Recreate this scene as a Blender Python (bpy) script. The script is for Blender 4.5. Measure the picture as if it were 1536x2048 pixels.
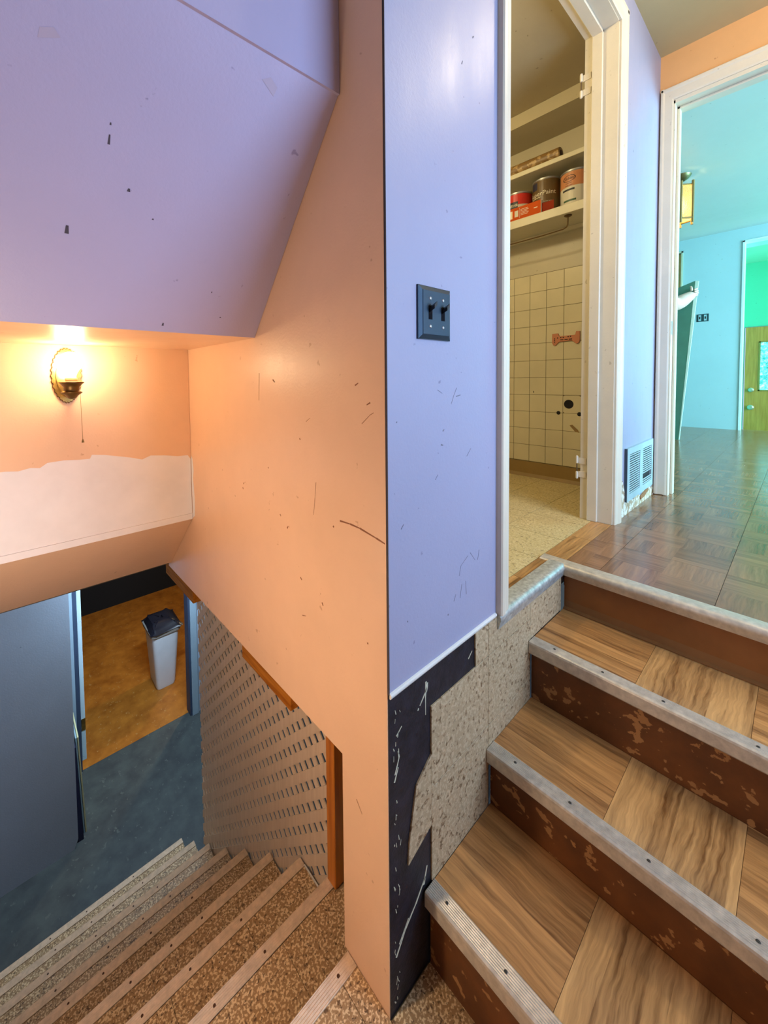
import bpy, bmesh, math, random
from mathutils import Vector, Matrix
random.seed(7)
for o in list(bpy.data.objects): bpy.data.objects.remove(o)
scene = bpy.context.scene
COL = scene.collection

# ------------------------------------------------------------------ camera
F, CX, CY = 793.2192, 679.1017, 790.9104          # px, in a 1536 x 2048 frame
YAW, PITCH, ROLL = 0.7053, -0.0401, -0.0126
ZC = 1.338
def cam_axes():
    f = Vector((math.sin(YAW), math.cos(YAW), 0)); r = Vector((math.cos(YAW), -math.sin(YAW), 0)); u = Vector((0, 0, 1))
    f2 = f*math.cos(PITCH)+u*math.sin(PITCH); u2 = -f*math.sin(PITCH)+u*math.cos(PITCH)
    return r*math.cos(ROLL)+u2*math.sin(ROLL), -r*math.sin(ROLL)+u2*math.cos(ROLL), f2
r_, u_, f_ = cam_axes()
cd = bpy.data.cameras.new('camera'); cam = bpy.data.objects.new('camera', cd); COL.objects.link(cam)
cam.matrix_world = Matrix(((r_.x, u_.x, -f_.x, 0), (r_.y, u_.y, -f_.y, 0), (r_.z, u_.z, -f_.z, ZC), (0, 0, 0, 1)))
cd.sensor_fit = 'HORIZONTAL'; cd.sensor_width = 36; cd.lens = F/1536*36
cd.shift_x = (768-CX)/1536; cd.shift_y = (CY-1024)/1536; cd.clip_start = .01
scene.camera = cam

# ------------------------------------------------------------------ world, daylight, exposure
w = bpy.data.worlds.new('world'); scene.world = w; w.use_nodes = True
bg = w.node_tree.nodes['Background']; bg.inputs[0].default_value = (.55, .75, 1, 1); bg.inputs[1].default_value = 1.0
vs = scene.view_settings
vs.view_transform = 'Standard'; vs.look = 'None'; vs.exposure = 0.0; vs.gamma = 1; vs.use_curve_mapping = False
def area(name, loc, direction, sx, sy, power, color):
    l = bpy.data.lights.new(name, 'AREA'); l.shape = 'RECTANGLE'; l.size = sx; l.size_y = sy; l.energy = power; l.color = color
    o = bpy.data.objects.new(name, l); COL.objects.link(o); o.location = loc
    o.rotation_euler = Vector(direction).to_track_quat('-Z', 'Y').to_euler(); return o
def point(name, loc, power, color, rad=.05):
    l = bpy.data.lights.new(name, 'POINT'); l.energy = power; l.color = color; l.shadow_soft_size = rad
    o = bpy.data.objects.new(name, l); COL.objects.link(o); o.location = loc; return o
area('stair_window_daylight', (1.35, -1.16, 1.65), (0, 1, 0), 1.2, 1.3, 56, (.42, .64, 1))
area('room_window_daylight', (4.6, -2.95, 1.9), (0, 1, 0), 2.6, 1.9, 390, (.36, .80, 1))
area('entry_area_light', (7.0, -1.9, 1.6), (0, 1, 0), .8, 1.6, 60, (.5, 1, .85))  # area light standing free in the entry, no window built there
area('basement_tube_light', (.95, 2.88, .43), (-.15, .75, -.7), .6, .08, 46, (.62, .80, 1))
point('hall_lamp_light', (1.78, -.15, 2.88), 21, (1, .84, .58), .035)
point('stair_fill_light', (-.20, .80, .72), 16.5, (1, .78, .55), .05)  # warm fill added low on the unseen left wall
point('closet_fill_light', (1.25, 1.35, 2.62), 27, (1, .84, .50), .06)  # lamp added out of view to brighten the closet
point('store_fill_light', (2.2, 4.6, .25), 42, (1, .72, .36), .06)  # added lamp, brightens the brown store room floor

# ------------------------------------------------------------------ materials
MATS = {}
def nodes_of(name):
    m = bpy.data.materials.new(name); m.use_nodes = True
    nt = m.node_tree; b = nt.nodes['Principled BSDF']; return m, nt, b
class NB:
    def __init__(s, nt): s.nt = nt
    def n(s, t, **kw):
        nd = s.nt.nodes.new(t)
        for k, v in kw.items(): setattr(nd, k, v)
        return nd
    def put(s, sock, v):
        if hasattr(v, 'is_output'): s.nt.links.new(v, sock)
        else: sock.default_value = v
    def math(s, op, a, b=0.0, c=None):
        nd = s.n('ShaderNodeMath', operation=op); s.put(nd.inputs[0], a); s.put(nd.inputs[1], b)
        if c is not None: s.put(nd.inputs[2], c)
        return nd.outputs[0]
    def mix(s, f, a, b):
        nd = s.n('ShaderNodeMix', data_type='RGBA'); s.put(nd.inputs[0], f); s.put(nd.inputs[6], a); s.put(nd.inputs[7], b); return nd.outputs[2]
    def noise(s, vec, scale, detail=2, rough=.5):
        nd = s.n('ShaderNodeTexNoise'); nd.inputs['Scale'].default_value = scale; nd.inputs['Detail'].default_value = detail; nd.inputs['Roughness'].default_value = rough
        if vec is not None: s.nt.links.new(vec, nd.inputs['Vector'])
        return nd.outputs['Fac']
    def ramp(s, f, stops):
        nd = s.n('ShaderNodeValToRGB'); s.nt.links.new(f, nd.inputs[0]); e = nd.color_ramp.elements
        while len(e) < len(stops): e.new(.5)
        for i, (p, c) in enumerate(stops): e[i].position = p; e[i].color = (*c, 1) if len(c) == 3 else c
        return nd.outputs[0]
    def mapping(s, vec, scale):
        nd = s.n('ShaderNodeMapping'); s.nt.links.new(vec, nd.inputs[0]); nd.inputs['Scale'].default_value = scale; return nd.outputs[0]
def c4(c): return (c[0], c[1], c[2], 1)
def srgb(r, g, b):
    f = lambda v: (v/255/12.92 if v/255 <= .04045 else ((v/255+.055)/1.055)**2.4)
    return (f(r), f(g), f(b))
def bump(nb, b, h, strength, dist=.01):
    bp = nb.n('ShaderNodeBump'); bp.inputs['Strength'].default_value = strength; bp.inputs['Distance'].default_value = dist
    nb.put(bp.inputs['Height'], h); nb.nt.links.new(bp.outputs[0], b.inputs['Normal'])
def M(name, col, rough=.5, metal=0, var=.06, scale=6, bmp=0, bscale=80, spec=.5, emit=0, emc=None):
    """plain colour with soft procedural variation and fine relief"""
    if name in MATS: return MATS[name]
    m, nt, b = nodes_of(name); nb = NB(nt)
    geo = nb.n('ShaderNodeNewGeometry').outputs['Position']
    n = nb.noise(geo, scale, 4, .6)
    dk = tuple(max(0, v*(1-2*var)) for v in col); lt = tuple(min(1, v*(1+var)) for v in col)
    nb.put(b.inputs['Base Color'], nb.ramp(n, [(.3, dk), (.7, lt)]))
    b.inputs['Roughness'].default_value = rough; b.inputs['Metallic'].default_value = metal; b.inputs['Specular IOR Level'].default_value = spec
    if bmp: bump(nb, b, nb.noise(geo, bscale, 3, .6), bmp, .004)
    if emit: b.inputs['Emission Color'].default_value = c4(emc or col); b.inputs['Emission Strength'].default_value = emit
    MATS[name] = m; return m
def M_paint(name, col, rough=.42, dirt=.10):
    if name in MATS: return MATS[name]
    m, nt, b = nodes_of(name); nb = NB(nt)
    geo = nb.n('ShaderNodeNewGeometry').outputs['Position']
    big = nb.noise(geo, 2.2, 5, .65); smear = nb.noise(nb.mapping(geo, (9, 9, 3)), 1.0, 4, .6)
    c = nb.ramp(big, [(.3, tuple(v*(1-dirt) for v in col)), (.65, col)])
    spot = nb.ramp(nb.noise(geo, 38, 3, .5), [(.25, tuple(v*.62 for v in col)), (.285, (1, 1, 1))])
    mul = nb.n('ShaderNodeMix', data_type='RGBA', blend_type='MULTIPLY'); mul.inputs[0].default_value = .5
    nb.put(mul.inputs[6], c); nb.put(mul.inputs[7], spot)
    nb.put(b.inputs['Base Color'], nb.mix(nb.math('MULTIPLY', smear, .10), mul.outputs[2], c4(tuple(v*.75 for v in col))))
    nb.put(b.inputs['Roughness'], nb.math('MULTIPLY_ADD', smear, .25, rough-.1))
    bump(nb, b, nb.noise(geo, 150, 3, .55), .12, .003)
    MATS[name] = m; return m
def M_terrazzo(name, base, light, dark, scale=1.0):
    if name in MATS: return MATS[name]
    m, nt, b = nodes_of(name); nb = NB(nt)
    geo = nb.n('ShaderNodeNewGeometry').outputs['Position']
    rnd = nb.n('ShaderNodeObjectInfo').outputs['Random']
    off = nb.n('ShaderNodeVectorMath', operation='ADD'); nb.put(off.inputs[0], geo)
    cmb = nb.n('ShaderNodeCombineXYZ'); nb.put(cmb.inputs[0], nb.math('MULTIPLY', rnd, 7)); nb.put(cmb.inputs[1], nb.math('MULTIPLY', rnd, 3)); nb.nt.links.new(cmb.outputs[0], off.inputs[1])
    v = off.outputs[0]
    f1 = nb.noise(v, 115*scale, 2, .45); f2 = nb.noise(v, 70*scale, 3, .6); f3 = nb.noise(v, 12, 3, .5)
    c = nb.mix(nb.ramp(f1, [(.50, (0, 0, 0)), (.58, (1, 1, 1))]), c4(base), c4(light))
    c = nb.mix(nb.ramp(f2, [(.36, (1, 1, 1)), (.43, (0, 0, 0))]), c, c4(dark))
    c = nb.mix(nb.math('MULTIPLY', f3, .35), c, c4(tuple(x*.6 for x in base)))
    nb.put(b.inputs['Base Color'], c); b.inputs['Roughness'].default_value = .55
    bump(nb, b, f1, .08, .002)
    MATS[name] = m; return m
def M_wood_tile(name, dark, light, block=None, direction=0, fingers=6, rough=.32, fw=.03):
    """printed vinyl: fingers of wood grain, basket-weave when block is given"""
    if name in MATS: return MATS[name]
    m, nt, b = nodes_of(name); nb = NB(nt)
    ob = nb.n('ShaderNodeTexCoord').outputs['Object']; rnd = nb.n('ShaderNodeObjectInfo').outputs['Random']
    sp = nb.n('ShaderNodeSeparateXYZ'); nt.links.new(ob, sp.inputs[0]); x, y = sp.outputs[0], sp.outputs[1]
    if block:
        cu = nb.math('FLOOR', nb.math('DIVIDE', x, block)); cv = nb.math('FLOOR', nb.math('DIVIDE', y, block))
        chk = nb.math('FLOORED_MODULO', nb.math('ADD', cu, cv), 2.0); fw = block/fingers
        cell = nb.math('MULTIPLY_ADD', cu, 3.7, nb.math('MULTIPLY', cv, 9.1))
    else: chk = float(direction); cell = 0.0
    def sel(a, c):   # chk=0 -> a, 1 -> c
        return nb.math('ADD', nb.math('MULTIPLY', a, nb.math('SUBTRACT', 1.0, chk)), nb.math('MULTIPLY', c, chk))
    across, along = sel(x, y), sel(y, x)
    wob = nb.noise(ob, 7, 3, .6)
    ac2 = nb.math('ADD', across, nb.math('MULTIPLY', nb.math('SUBTRACT', wob, .5), .03))
    idx = nb.math('FLOOR', nb.math('DIVIDE', across, fw))
    seed = nb.math('ADD', nb.math('ADD', idx, cell), nb.math('MULTIPLY', rnd, 91.0))
    wn = nb.n('ShaderNodeTexWhiteNoise', noise_dimensions='1D'); nb.put(wn.inputs['W'], seed)
    cb = nb.n('ShaderNodeCombineXYZ'); nb.put(cb.inputs[0], nb.math('MULTIPLY', ac2, 105.0)); nb.put(cb.inputs[1], nb.math('MULTIPLY', along, 5.0)); nb.put(cb.inputs[2], nb.math('ADD', seed, 0.0))
    g = nb.noise(cb.outputs[0], 1.0, 4, .6)
    cb2 = nb.n('ShaderNodeCombineXYZ'); nb.put(cb2.inputs[0], nb.math('MULTIPLY', ac2, 260.0)); nb.put(cb2.inputs[1], nb.math('MULTIPLY', along, 16.0)); nb.put(cb2.inputs[2], seed)
    g2 = nb.noise(cb2.outputs[0], 1.0, 2, .5)
    t = nb.math('ADD', nb.math('MULTIPLY', g, .75), nb.math('ADD', nb.math('MULTIPLY', wn.outputs[0], .24), nb.math('MULTIPLY', g2, .22)))
    mid = tuple((a+c)/2 for a, c in zip(dark, light))
    c = nb.ramp(t, [(.36, dark), (.60, mid), (.88, light)])
    nb.put(b.inputs['Base Color'], c); nb.put(b.inputs['Roughness'], nb.math('MULTIPLY_ADD', g, .2, rough-.1))
    bump(nb, b, g2, .06, .002)
    MATS[name] = m; return m
def M_worn(name, base, dark, wear, thr=.66):
    if name in MATS: return MATS[name]
    m, nt, b = nodes_of(name); nb = NB(nt)
    geo = nb.n('ShaderNodeNewGeometry').outputs['Position']
    n1 = nb.noise(geo, 9, 5, .6); n2 = nb.noise(nb.mapping(geo, (40, 30, 36)), 1.0, 3, .55); n3 = nb.noise(geo, 60, 3, .6)
    c = nb.ramp(n1, [(.3, dark), (.7, base)])
    c = nb.mix(nb.ramp(nb.math('MULTIPLY_ADD', n3, .12, n2), [(thr, (0, 0, 0)), (thr+.02, (1, 1, 1))]), c, c4(wear))
    nb.put(b.inputs['Base Color'], c); b.inputs['Roughness'].default_value = .48
    bump(nb, b, n2, .15, .003); MATS[name] = m; return m
def M_wood(name, dark, light, axis=2, rough=.45):
    if name in MATS: return MATS[name]
    m, nt, b = nodes_of(name); nb = NB(nt)
    geo = nb.n('ShaderNodeNewGeometry').outputs['Position']
    sc = [60, 60, 60]; sc[axis] = 4
    n = nb.noise(nb.mapping(geo, tuple(sc)), 1.0, 4, .6)
    nb.put(b.inputs['Base Color'], nb.ramp(n, [(.3, dark), (.7, light)])); b.inputs['Roughness'].default_value = rough
    bump(nb, b, n, .15, .002); MATS[name] = m; return m
def M_emit(name, col, strength):
    if name in MATS: return MATS[name]
    m, nt, b = nodes_of(name); b.inputs['Base Color'].default_value = c4(col); b.inputs['Emission Color'].default_value = c4(col); b.inputs['Emission Strength'].default_value = strength
    MATS[name] = m; return m
def M_glass(name, col, rough=.2, trans=1.0, bs=120, bm=.5):
    if name in MATS: return MATS[name]
    m, nt, b = nodes_of(name); nb = NB(nt); b.inputs['Base Color'].default_value = c4(col); b.inputs['Roughness'].default_value = rough; b.inputs['Transmission Weight'].default_value = trans
    bump(nb, b, nb.noise(nb.n('ShaderNodeNewGeometry').outputs['Position'], bs, 2, .5), bm, .01); MATS[name] = m; return m

peach = M_paint('peach_paint', srgb(234, 192, 154), .33)
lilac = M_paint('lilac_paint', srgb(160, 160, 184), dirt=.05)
daylit_soffit_paint = M_paint('daylit_soffit_paint', srgb(178, 168, 196), dirt=.06)  # blue daylight on the peach paint put into this lilac
orange_p = M_paint('orange_paint', srgb(233, 176, 116))
cream = M_paint('cream_trim_paint', srgb(226, 214, 190), .35, .12)
closet_p = M_paint('closet_paint', srgb(196, 184, 152))
tan_ceiling = M_paint('tan_ceiling_paint', srgb(192, 174, 126))
aqua_p = M_paint('aqua_room_paint', srgb(170, 205, 210), dirt=.04)
green_p = M_paint('green_entry_paint', srgb(90, 205, 165), dirt=.04)
blue_p = M_paint('basement_blue_paint', srgb(165, 182, 200))
primer = M('white_primer', srgb(232, 226, 224), .6, var=.04)
trim_w = M('metal_edge_trim', srgb(225, 222, 212), .35, var=.05)
alu = M('aluminium_nosing', srgb(200, 190, 172), .40, .3, var=.12, scale=60)
alu_tan = M('tan_ribbed_nosing', srgb(222, 196, 164), .5, .0, var=.10, scale=50)
dark_gap = M('dark_gap', (.012, .010, .010), .9, var=.2)
mastic = M('black_mastic', (.012, .011, .018), .55, var=.35, scale=30, bmp=.3, bscale=120)
scratch_w = M('pale_scratch', srgb(200, 196, 170), .8)
terra = M_terrazzo('brown_fleck_tile', srgb(166, 132, 90), srgb(236, 208, 160), srgb(92, 68, 44), 1.5)
terra_w = M_terrazzo('stringer_fleck_tile', srgb(178, 154, 118), srgb(198, 176, 140), srgb(116, 88, 58), 1.2)
beige_t = M_terrazzo('closet_floor_tile', srgb(206, 184, 128), srgb(222, 204, 152), srgb(150, 128, 86), 1.3)
parq = M_wood_tile('parquet_floor_tile', srgb(104, 70, 48), srgb(160, 116, 80), block=.14, fingers=4, rough=.20)
fing_y = M_wood_tile('parquet_tread_along', srgb(116, 74, 38), srgb(206, 150, 88), direction=0, fw=.022)
fing_x = M_wood_tile('parquet_tread_across', srgb(112, 72, 36), srgb(220, 168, 104), direction=1, fw=.03)
riser_m = M_worn('worn_brown_riser', srgb(116, 66, 24), srgb(78, 42, 14), srgb(158, 112, 66), .675)
riser_p = M('brown_vinyl_riser', srgb(136, 84, 40), .4, var=.12)
lat_m = M_wood('tan_lattice', srgb(222, 196, 162), srgb(238, 214, 182), 2, .6)
stain = M_wood('orange_stained_wood', srgb(166, 88, 18), srgb(214, 132, 40), 2, .4)
stain_y = M_wood('orange_stained_beam', srgb(170, 94, 22), srgb(218, 140, 48), 1, .8)
stain_y.node_tree.nodes['Principled BSDF'].inputs['Specular IOR Level'].default_value = .1
concrete = M_worn('grey_painted_concrete', srgb(78, 86, 84), srgb(58, 62, 64), srgb(90, 96, 92), .72)
brownfl = M_worn('brown_painted_concrete', srgb(190, 120, 40), srgb(150, 86, 22), srgb(184, 134, 72), .72)
bronze = M('bronze_plate', srgb(52, 70, 84), .32, .6, var=.1)
black_p = M('black_plastic', (.01, .01, .012), .4)
steel = M('steel', srgb(190, 190, 188), .3, .9)
brass = M('aged_brass', srgb(150, 118, 64), .35, .85, var=.2, scale=30)
gold = M('bright_brass', srgb(196, 160, 90), .25, .9, var=.1, scale=30)
wtile = M('ivory_wall_tile', srgb(212, 200, 164), .22, var=.05, scale=3)
grout = M('brown_grout', srgb(112, 96, 66), .8)
tan_base = M('tan_cove_base', srgb(150, 120, 66), .4)
white_pl = M('white_plastic', srgb(214, 220, 226), .4, var=.03)

# ------------------------------------------------------------------ geometry helpers
WL = {}
def put(name, me, loc, parent=None, mat=None):
    o = bpy.data.objects.new(name, me); COL.objects.link(o)
    loc = Vector(loc); WL[o] = loc
    if parent is not None: o.parent = parent; o.location = loc-WL[parent]
    else: o.location = loc
    if mat is not None and not me.materials: me.materials.append(mat)
    return o
def mesh(name, verts, faces, mat, parent=None, smooth=False, bev=0):
    xs, ys, zs = zip(*verts)
    c = Vector(((min(xs)+max(xs))/2, (min(ys)+max(ys))/2, min(zs)))
    me = bpy.data.meshes.new(name); me.from_pydata([tuple(Vector(v)-c) for v in verts], [], faces)
    bm = bmesh.new(); bm.from_mesh(me); bmesh.ops.recalc_face_normals(bm, faces=bm.faces)
    if bev: bmesh.ops.bevel(bm, geom=[e for e in bm.edges if e.is_manifold and e.calc_face_angle(0) > .5], offset=bev, segments=1, affect='EDGES', clamp_overlap=True)
    if smooth:
        for f in bm.faces: f.smooth = True
    bm.to_mesh(me); bm.free()
    if smooth:
        try: me.set_sharp_from_angle(angle=.7)
        except Exception: pass
    return put(name, me, c, parent, mat)
def bx(x0, x1, y0, y1, z0, z1):
    v = [(x, y, z) for x in (x0, x1) for y in (y0, y1) for z in (z0, z1)]
    return v, [(0, 1, 3, 2), (4, 6, 7, 5), (0, 4, 5, 1), (2, 3, 7, 6), (0, 2, 6, 4), (1, 5, 7, 3)]
def join(*parts):
    V, Fc = [], []
    for v, f in parts:
        n = len(V); V += list(v); Fc += [tuple(i+n for i in q) for q in f]
    return V, Fc
def box(name, x0, x1, y0, y1, z0, z1, mat, parent=None, bev=0):
    v, f = bx(x0, x1, y0, y1, z0, z1); return mesh(name, v, f, mat, parent, bev=bev)
def boxes(name, lst, mat, parent=None, bev=0):
    v, f = join(*[bx(*b) for b in lst]); return mesh(name, v, f, mat, parent, bev=bev)
def pr(poly, axis, a0, a1):
    """prism: 2-D outline in the two remaining axes (in xyz order), swept along axis"""
    def P(a, p):
        q = [p[0], p[1]]; q.insert(axis, a); return tuple(q)
    n = len(poly); v = [P(a0, p) for p in poly]+[P(a1, p) for p in poly]
    return v, [tuple(range(n)), tuple(range(2*n-1, n-1, -1))]+[(i, (i+1) % n, n+(i+1) % n, n+i) for i in range(n)]
def prism(name, poly, axis, a0, a1, mat, parent=None, bev=0, smooth=False):
    v, f = pr(poly, axis, a0, a1); return mesh(name, v, f, mat, parent, smooth, bev)
def lt(profile, c, axis=2, seg=24, scale=(1, 1)):
    """lathe: profile [(r,h)] about axis through c"""
    V, Fc = [], []; m = len(profile)
    for i in range(seg):
        a = 2*math.pi*i/seg
        for r, h in profile:
            p = [r*math.cos(a)*scale[0], r*math.sin(a)*scale[1]]; p.insert(axis, h); V.append((c[0]+p[0], c[1]+p[1], c[2]+p[2]))
    for i in range(seg):
        j = (i+1) % seg
        for k in range(m-1): Fc.append((i*m+k, j*m+k, j*m+k+1, i*m+k+1))
    Fc.append(tuple(i*m for i in range(seg))); Fc.append(tuple(i*m+m-1 for i in range(seg))[::-1])
    return V, Fc
def lathe(name, profile, c, mat, parent=None, axis=2, seg=24, scale=(1, 1), smooth=True):
    v, f = lt(profile, c, axis, seg, scale); return mesh(name, v, f, mat, parent, smooth)
def tb(pts, r, seg=8):
    V, Fc = [], []; pts = [Vector(p) for p in pts]; n = len(pts); up = None
    for i, p in enumerate(pts):
        t = (pts[min(i+1, n-1)]-pts[max(i-1, 0)]).normalized()
        a = (up if up is not None else (Vector((0, 0, 1)) if abs(t.z) < .9 else Vector((1, 0, 0))))
        s = t.cross(a).normalized(); u = s.cross(t).normalized(); up = u
        rr = r[i] if isinstance(r, (list, tuple)) else r
        for k in range(seg):
            q = 2*math.pi*k/seg; V.append(tuple(p+s*rr*math.cos(q)+u*rr*math.sin(q)))
    for i in range(n-1):
        for k in range(seg): Fc.append((i*seg+k, i*seg+(k+1) % seg, (i+1)*seg+(k+1) % seg, (i+1)*seg+k))
    Fc.append(tuple(range(seg))[::-1]); Fc.append(tuple((n-1)*seg+k for k in range(seg)))
    return V, Fc
def tube(name, pts, r, mat, parent=None, seg=8):
    v, f = tb(pts, r, seg); return mesh(name, v, f, mat, parent, True)
def thing(name, loc, label, cat, group=None):
    o = bpy.data.objects.new(name, None); COL.objects.link(o); o.empty_display_size = .05; o.location = loc; WL[o] = Vector(loc)
    return tag(o, label, cat, group)
def tag(o, label, cat, group=None):
    o['label'] = label; o['category'] = cat
    if group: o['group'] = group
    return o
def struct(o, label, cat):
    o['kind'] = 'structure'; o['label'] = label; o['category'] = cat; return o
def stuff(o): o['kind'] = 'stuff'; return o
def clip_poly(poly, inside, inter):
    out = []
    for i, p in enumerate(poly):
        q = poly[i-1]
        if inside(p):
            if not inside(q): out.append(inter(q, p))
            out.append(p)
        elif inside(q): out.append(inter(q, p))
    return out
def clip_rect(poly, y0, y1, z0, z1):
    for ax, v, s in ((0, y0, 1), (0, y1, -1), (1, z0, 1), (1, z1, -1)):
        if not poly: return poly
        def ins(p): return (p[ax]-v)*s >= 0
        def itx(a, b):
            t = (v-a[ax])/(b[ax]-a[ax]); return (a[0]+(b[0]-a[0])*t, a[1]+(b[1]-a[1])*t)
        poly = clip_poly(poly, ins, itx)
    return poly
def text_geo(txt, size):
    cu = bpy.data.curves.new('t', 'FONT'); cu.body = txt; cu.size = size; cu.align_x = 'CENTER'; cu.resolution_u = 3
    o = bpy.data.objects.new('t', cu); COL.objects.link(o)
    dg = bpy.context.evaluated_depsgraph_get(); me = bpy.data.meshes.new_from_object(o.evaluated_get(dg))
    v = [tuple(x.co) for x in me.vertices]; f = [tuple(p.vertices) for p in me.polygons]
    bpy.data.objects.remove(o); bpy.data.curves.remove(cu); bpy.data.meshes.remove(me); return v, f
def strokes(name, lines, plane, val, out, mat, parent, wd=.0012):
    """thin scratch marks on a wall: polylines in the wall's two axes"""
    parts = []
    for ln in lines:
        pts, ww = (ln, wd) if not isinstance(ln, tuple) else ln
        for (a, b), (c, d) in zip(pts, pts[1:]):
            L = math.hypot(c-a, d-b) or 1; nx, ny = -(d-b)/L*ww/2, (c-a)/L*ww/2
            parts.append(pr([(a+nx, b+ny), (a-nx, b-ny), (c-nx*.6, d-ny*.6), (c+nx*.6, d+ny*.6)], plane, val, val+out))
    v, f = join(*parts); return stuff(mesh(name, v, f, mat, parent))

# ------------------------------------------------------------------ key dimensions (metres, landing = 0)
XO, YL = .5713, .53            # peach wall plane x, lilac wall plane y
ZF, ZCEIL = .693, 3.005        # hall floor, hall ceiling
ZB = -1.71                     # basement floor
WB = .471                      # bottom edge of the peach wall

# ------------------------------------------------------------------ shell: stairwell
wl = struct(prism('wall_left', [(YL+.004, -.188), (.662, -.188), (.662, 0), (.677, 0), (.677, WB), (1.93, WB), (1.93, 2.0), (.66, 2.0), (.66, 3.1), (YL+.004, 3.1)], 0, XO, .69, peach),
            'glossy peach wall beside the stairs going down, cut off level above the lattice', 'wall')
strokes('scuff_marks', [([(.675, 1.019), (.64, 1.021), (.609, 1.02), (.56, 1.013), (.537, 1.009)], .004), [(.763, 1.09), (.768, 1.05), (.775, 1.007)],
    [(1.03, 1.36), (1.035, 1.28)], [(.80, 1.235), (.783, 1.245)], [(.60, 1.245), (.575, 1.265), (.565, 1.27)], ([(.836, .828), (.83, .823)], .004), ([(.746, .80), (.742, .793)], .004),
    ([(.955, 1.34), (.945, 1.333)], .004), ([(.62, 1.325), (.61, 1.33)], .003), ([(.575, 1.29), (.585, 1.285)], .003), ([(.83, 1.19), (.826, 1.187)], .004), ([(.895, .94), (.89, .947)], .004),
    ([(1.15, 1.0), (1.147, .995)], .004), ([(1.145, 1.012), (1.14, 1.018)], .003), ([(.99, 1.09), (.987, 1.088)], .004), ([(.93, .97), (.926, .965)], .003), ([(.70, 1.0), (.697, .998)], .005), ([(.59, .78), (.588, .777)], .004), ([(.83, .73), (.815, .735)], .002), ([(.63, .40), (.612, .38)], .0015)],
    0, XO, -.0004, M('peach_scuff', srgb(140, 84, 48), .7), wl)
prism('primer_smear', [(1.597, 1.04), (1.585, 1.03), (1.575, .98), (1.585, .95), (1.578, .92), (1.57, .86), (1.575, .80), (1.597, .785)], 0, XO, XO-.0005, primer, wl)
struct(prism('wall_header', [(.657, 1.945), (.657, 3.1), (.70, 3.1), (.70, 1.945)], 0, -.30, XO-.001, daylit_soffit_paint), 'lilac upright wall above the sloping stair soffit', 'wall')
cs = struct(prism('ceiling_slope', [(1.051, 1.4635), (.657, 1.9525), (.70, 1.9525), (1.095, 1.475), (1.053, 1.4640)], 0, -.30, XO-.001, daylit_soffit_paint), 'lilac sloping soffit over the stairs going down', 'ceiling')
strokes('scuff_marks', [([(.22, 1.0), (.21, 1.0)], .001)], 1, .6, .0002, dark_gap, cs)
bpy.data.objects.remove(cs.children[0])
def on_slope(a, t, wd, ln, tilt=0):   # a: x, t: 0 bottom .. 1 top of the slope
    p0 = Vector((a, 1.051, 1.4635)); d = Vector((0, -.394, .489)); n = Vector((0, -.489, -.394)).normalized(); p = p0+d*t+n*.0004; dn = d.normalized()
    e = Vector((1, 0, 0))*math.cos(tilt)+dn*math.sin(tilt); g = n.cross(e)
    return [tuple(p+e*sx*wd/2+g*sy*ln/2) for sx, sy in ((-1, -1), (1, -1), (.7, 1), (-.5, 1))], [(0, 1, 2, 3)]
sm = join(*[on_slope(*a) for a in ((.16, .62, .004, .016), (.16, .66, .003, .004), (.20, .50, .006, .006), (.25, .43, .004, .003), (.105, .34, .007, .016), (.31, .035, .005, .008), (.45, .09, .004, .003), (.41, .20, .003, .004), (.05, .985, .012, .004, .5))])
stuff(mesh('scuff_marks', sm[0], sm[1], M('dark_chip', srgb(70, 62, 72), .8), cs))
sm = join(*[on_slope(*a) for a in ((.07, .80, .03, .012, .4), (.42, .92, .035, .016, -.5))])
stuff(mesh('smudge_marks', sm[0], sm[1], M('grey_smudge', srgb(178, 164, 184), .6), cs))
struct(box('ceiling_soffit', -.30, XO-.001, 1.052, 1.70, 1.4635, 1.50, peach), 'level soffit lit by the bare bulb, below the slope', 'ceiling')
wlamp = struct(prism('wall_lamp', [(1.60, .783), (1.60, 1.4635), (1.72, 1.4635), (1.72, .70), (1.90, .505), (1.885, .503)], 0, -.30, XO-.001, peach), 'peach wall carrying the bare bulb sconce, half painted white', 'wall')
edge = [(-.30, 1.066), (0, 1.066), (.03, 1.062), (.06, 1.068), (.085, 1.064), (.105, 1.078), (.15, 1.080), (.19, 1.076), (.224, 1.075), (.23, 1.088), (.27, 1.082), (.31, 1.072), (.35, 1.062), (.39, 1.049), (.42, 1.060), (.47, 1.054), (.52, 1.044), (.558, 1.043), (XO-.002, 1.026)]
prism('primer_patch', edge+[(XO-.002, .806), (-.30, .806)], 1, 1.5985, 1.60, primer, wlamp)
box('corner_bead', -.30, XO-.002, 1.594, 1.601, .783, .806, primer, wlamp)
struct(box('wall_stair_side', -.34, -.30, -1.2, 3.03, ZB, 3.1, M_paint('mauve_paint', srgb(140, 122, 124))), 'mauve wall on the open side of the stairs going down', 'wall')  # unseen wall, dull colour set to cut warm bounce light

# lilac wall (door wall of the closet)
DX0, DX1, DZ = 1.045, 1.99, 2.80           # closet door opening
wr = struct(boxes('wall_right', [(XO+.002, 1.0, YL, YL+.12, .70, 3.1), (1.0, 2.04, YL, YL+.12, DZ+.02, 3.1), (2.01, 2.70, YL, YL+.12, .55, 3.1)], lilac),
            'pale lilac wall with the double light switch, running past the closet doorway', 'wall')
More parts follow.
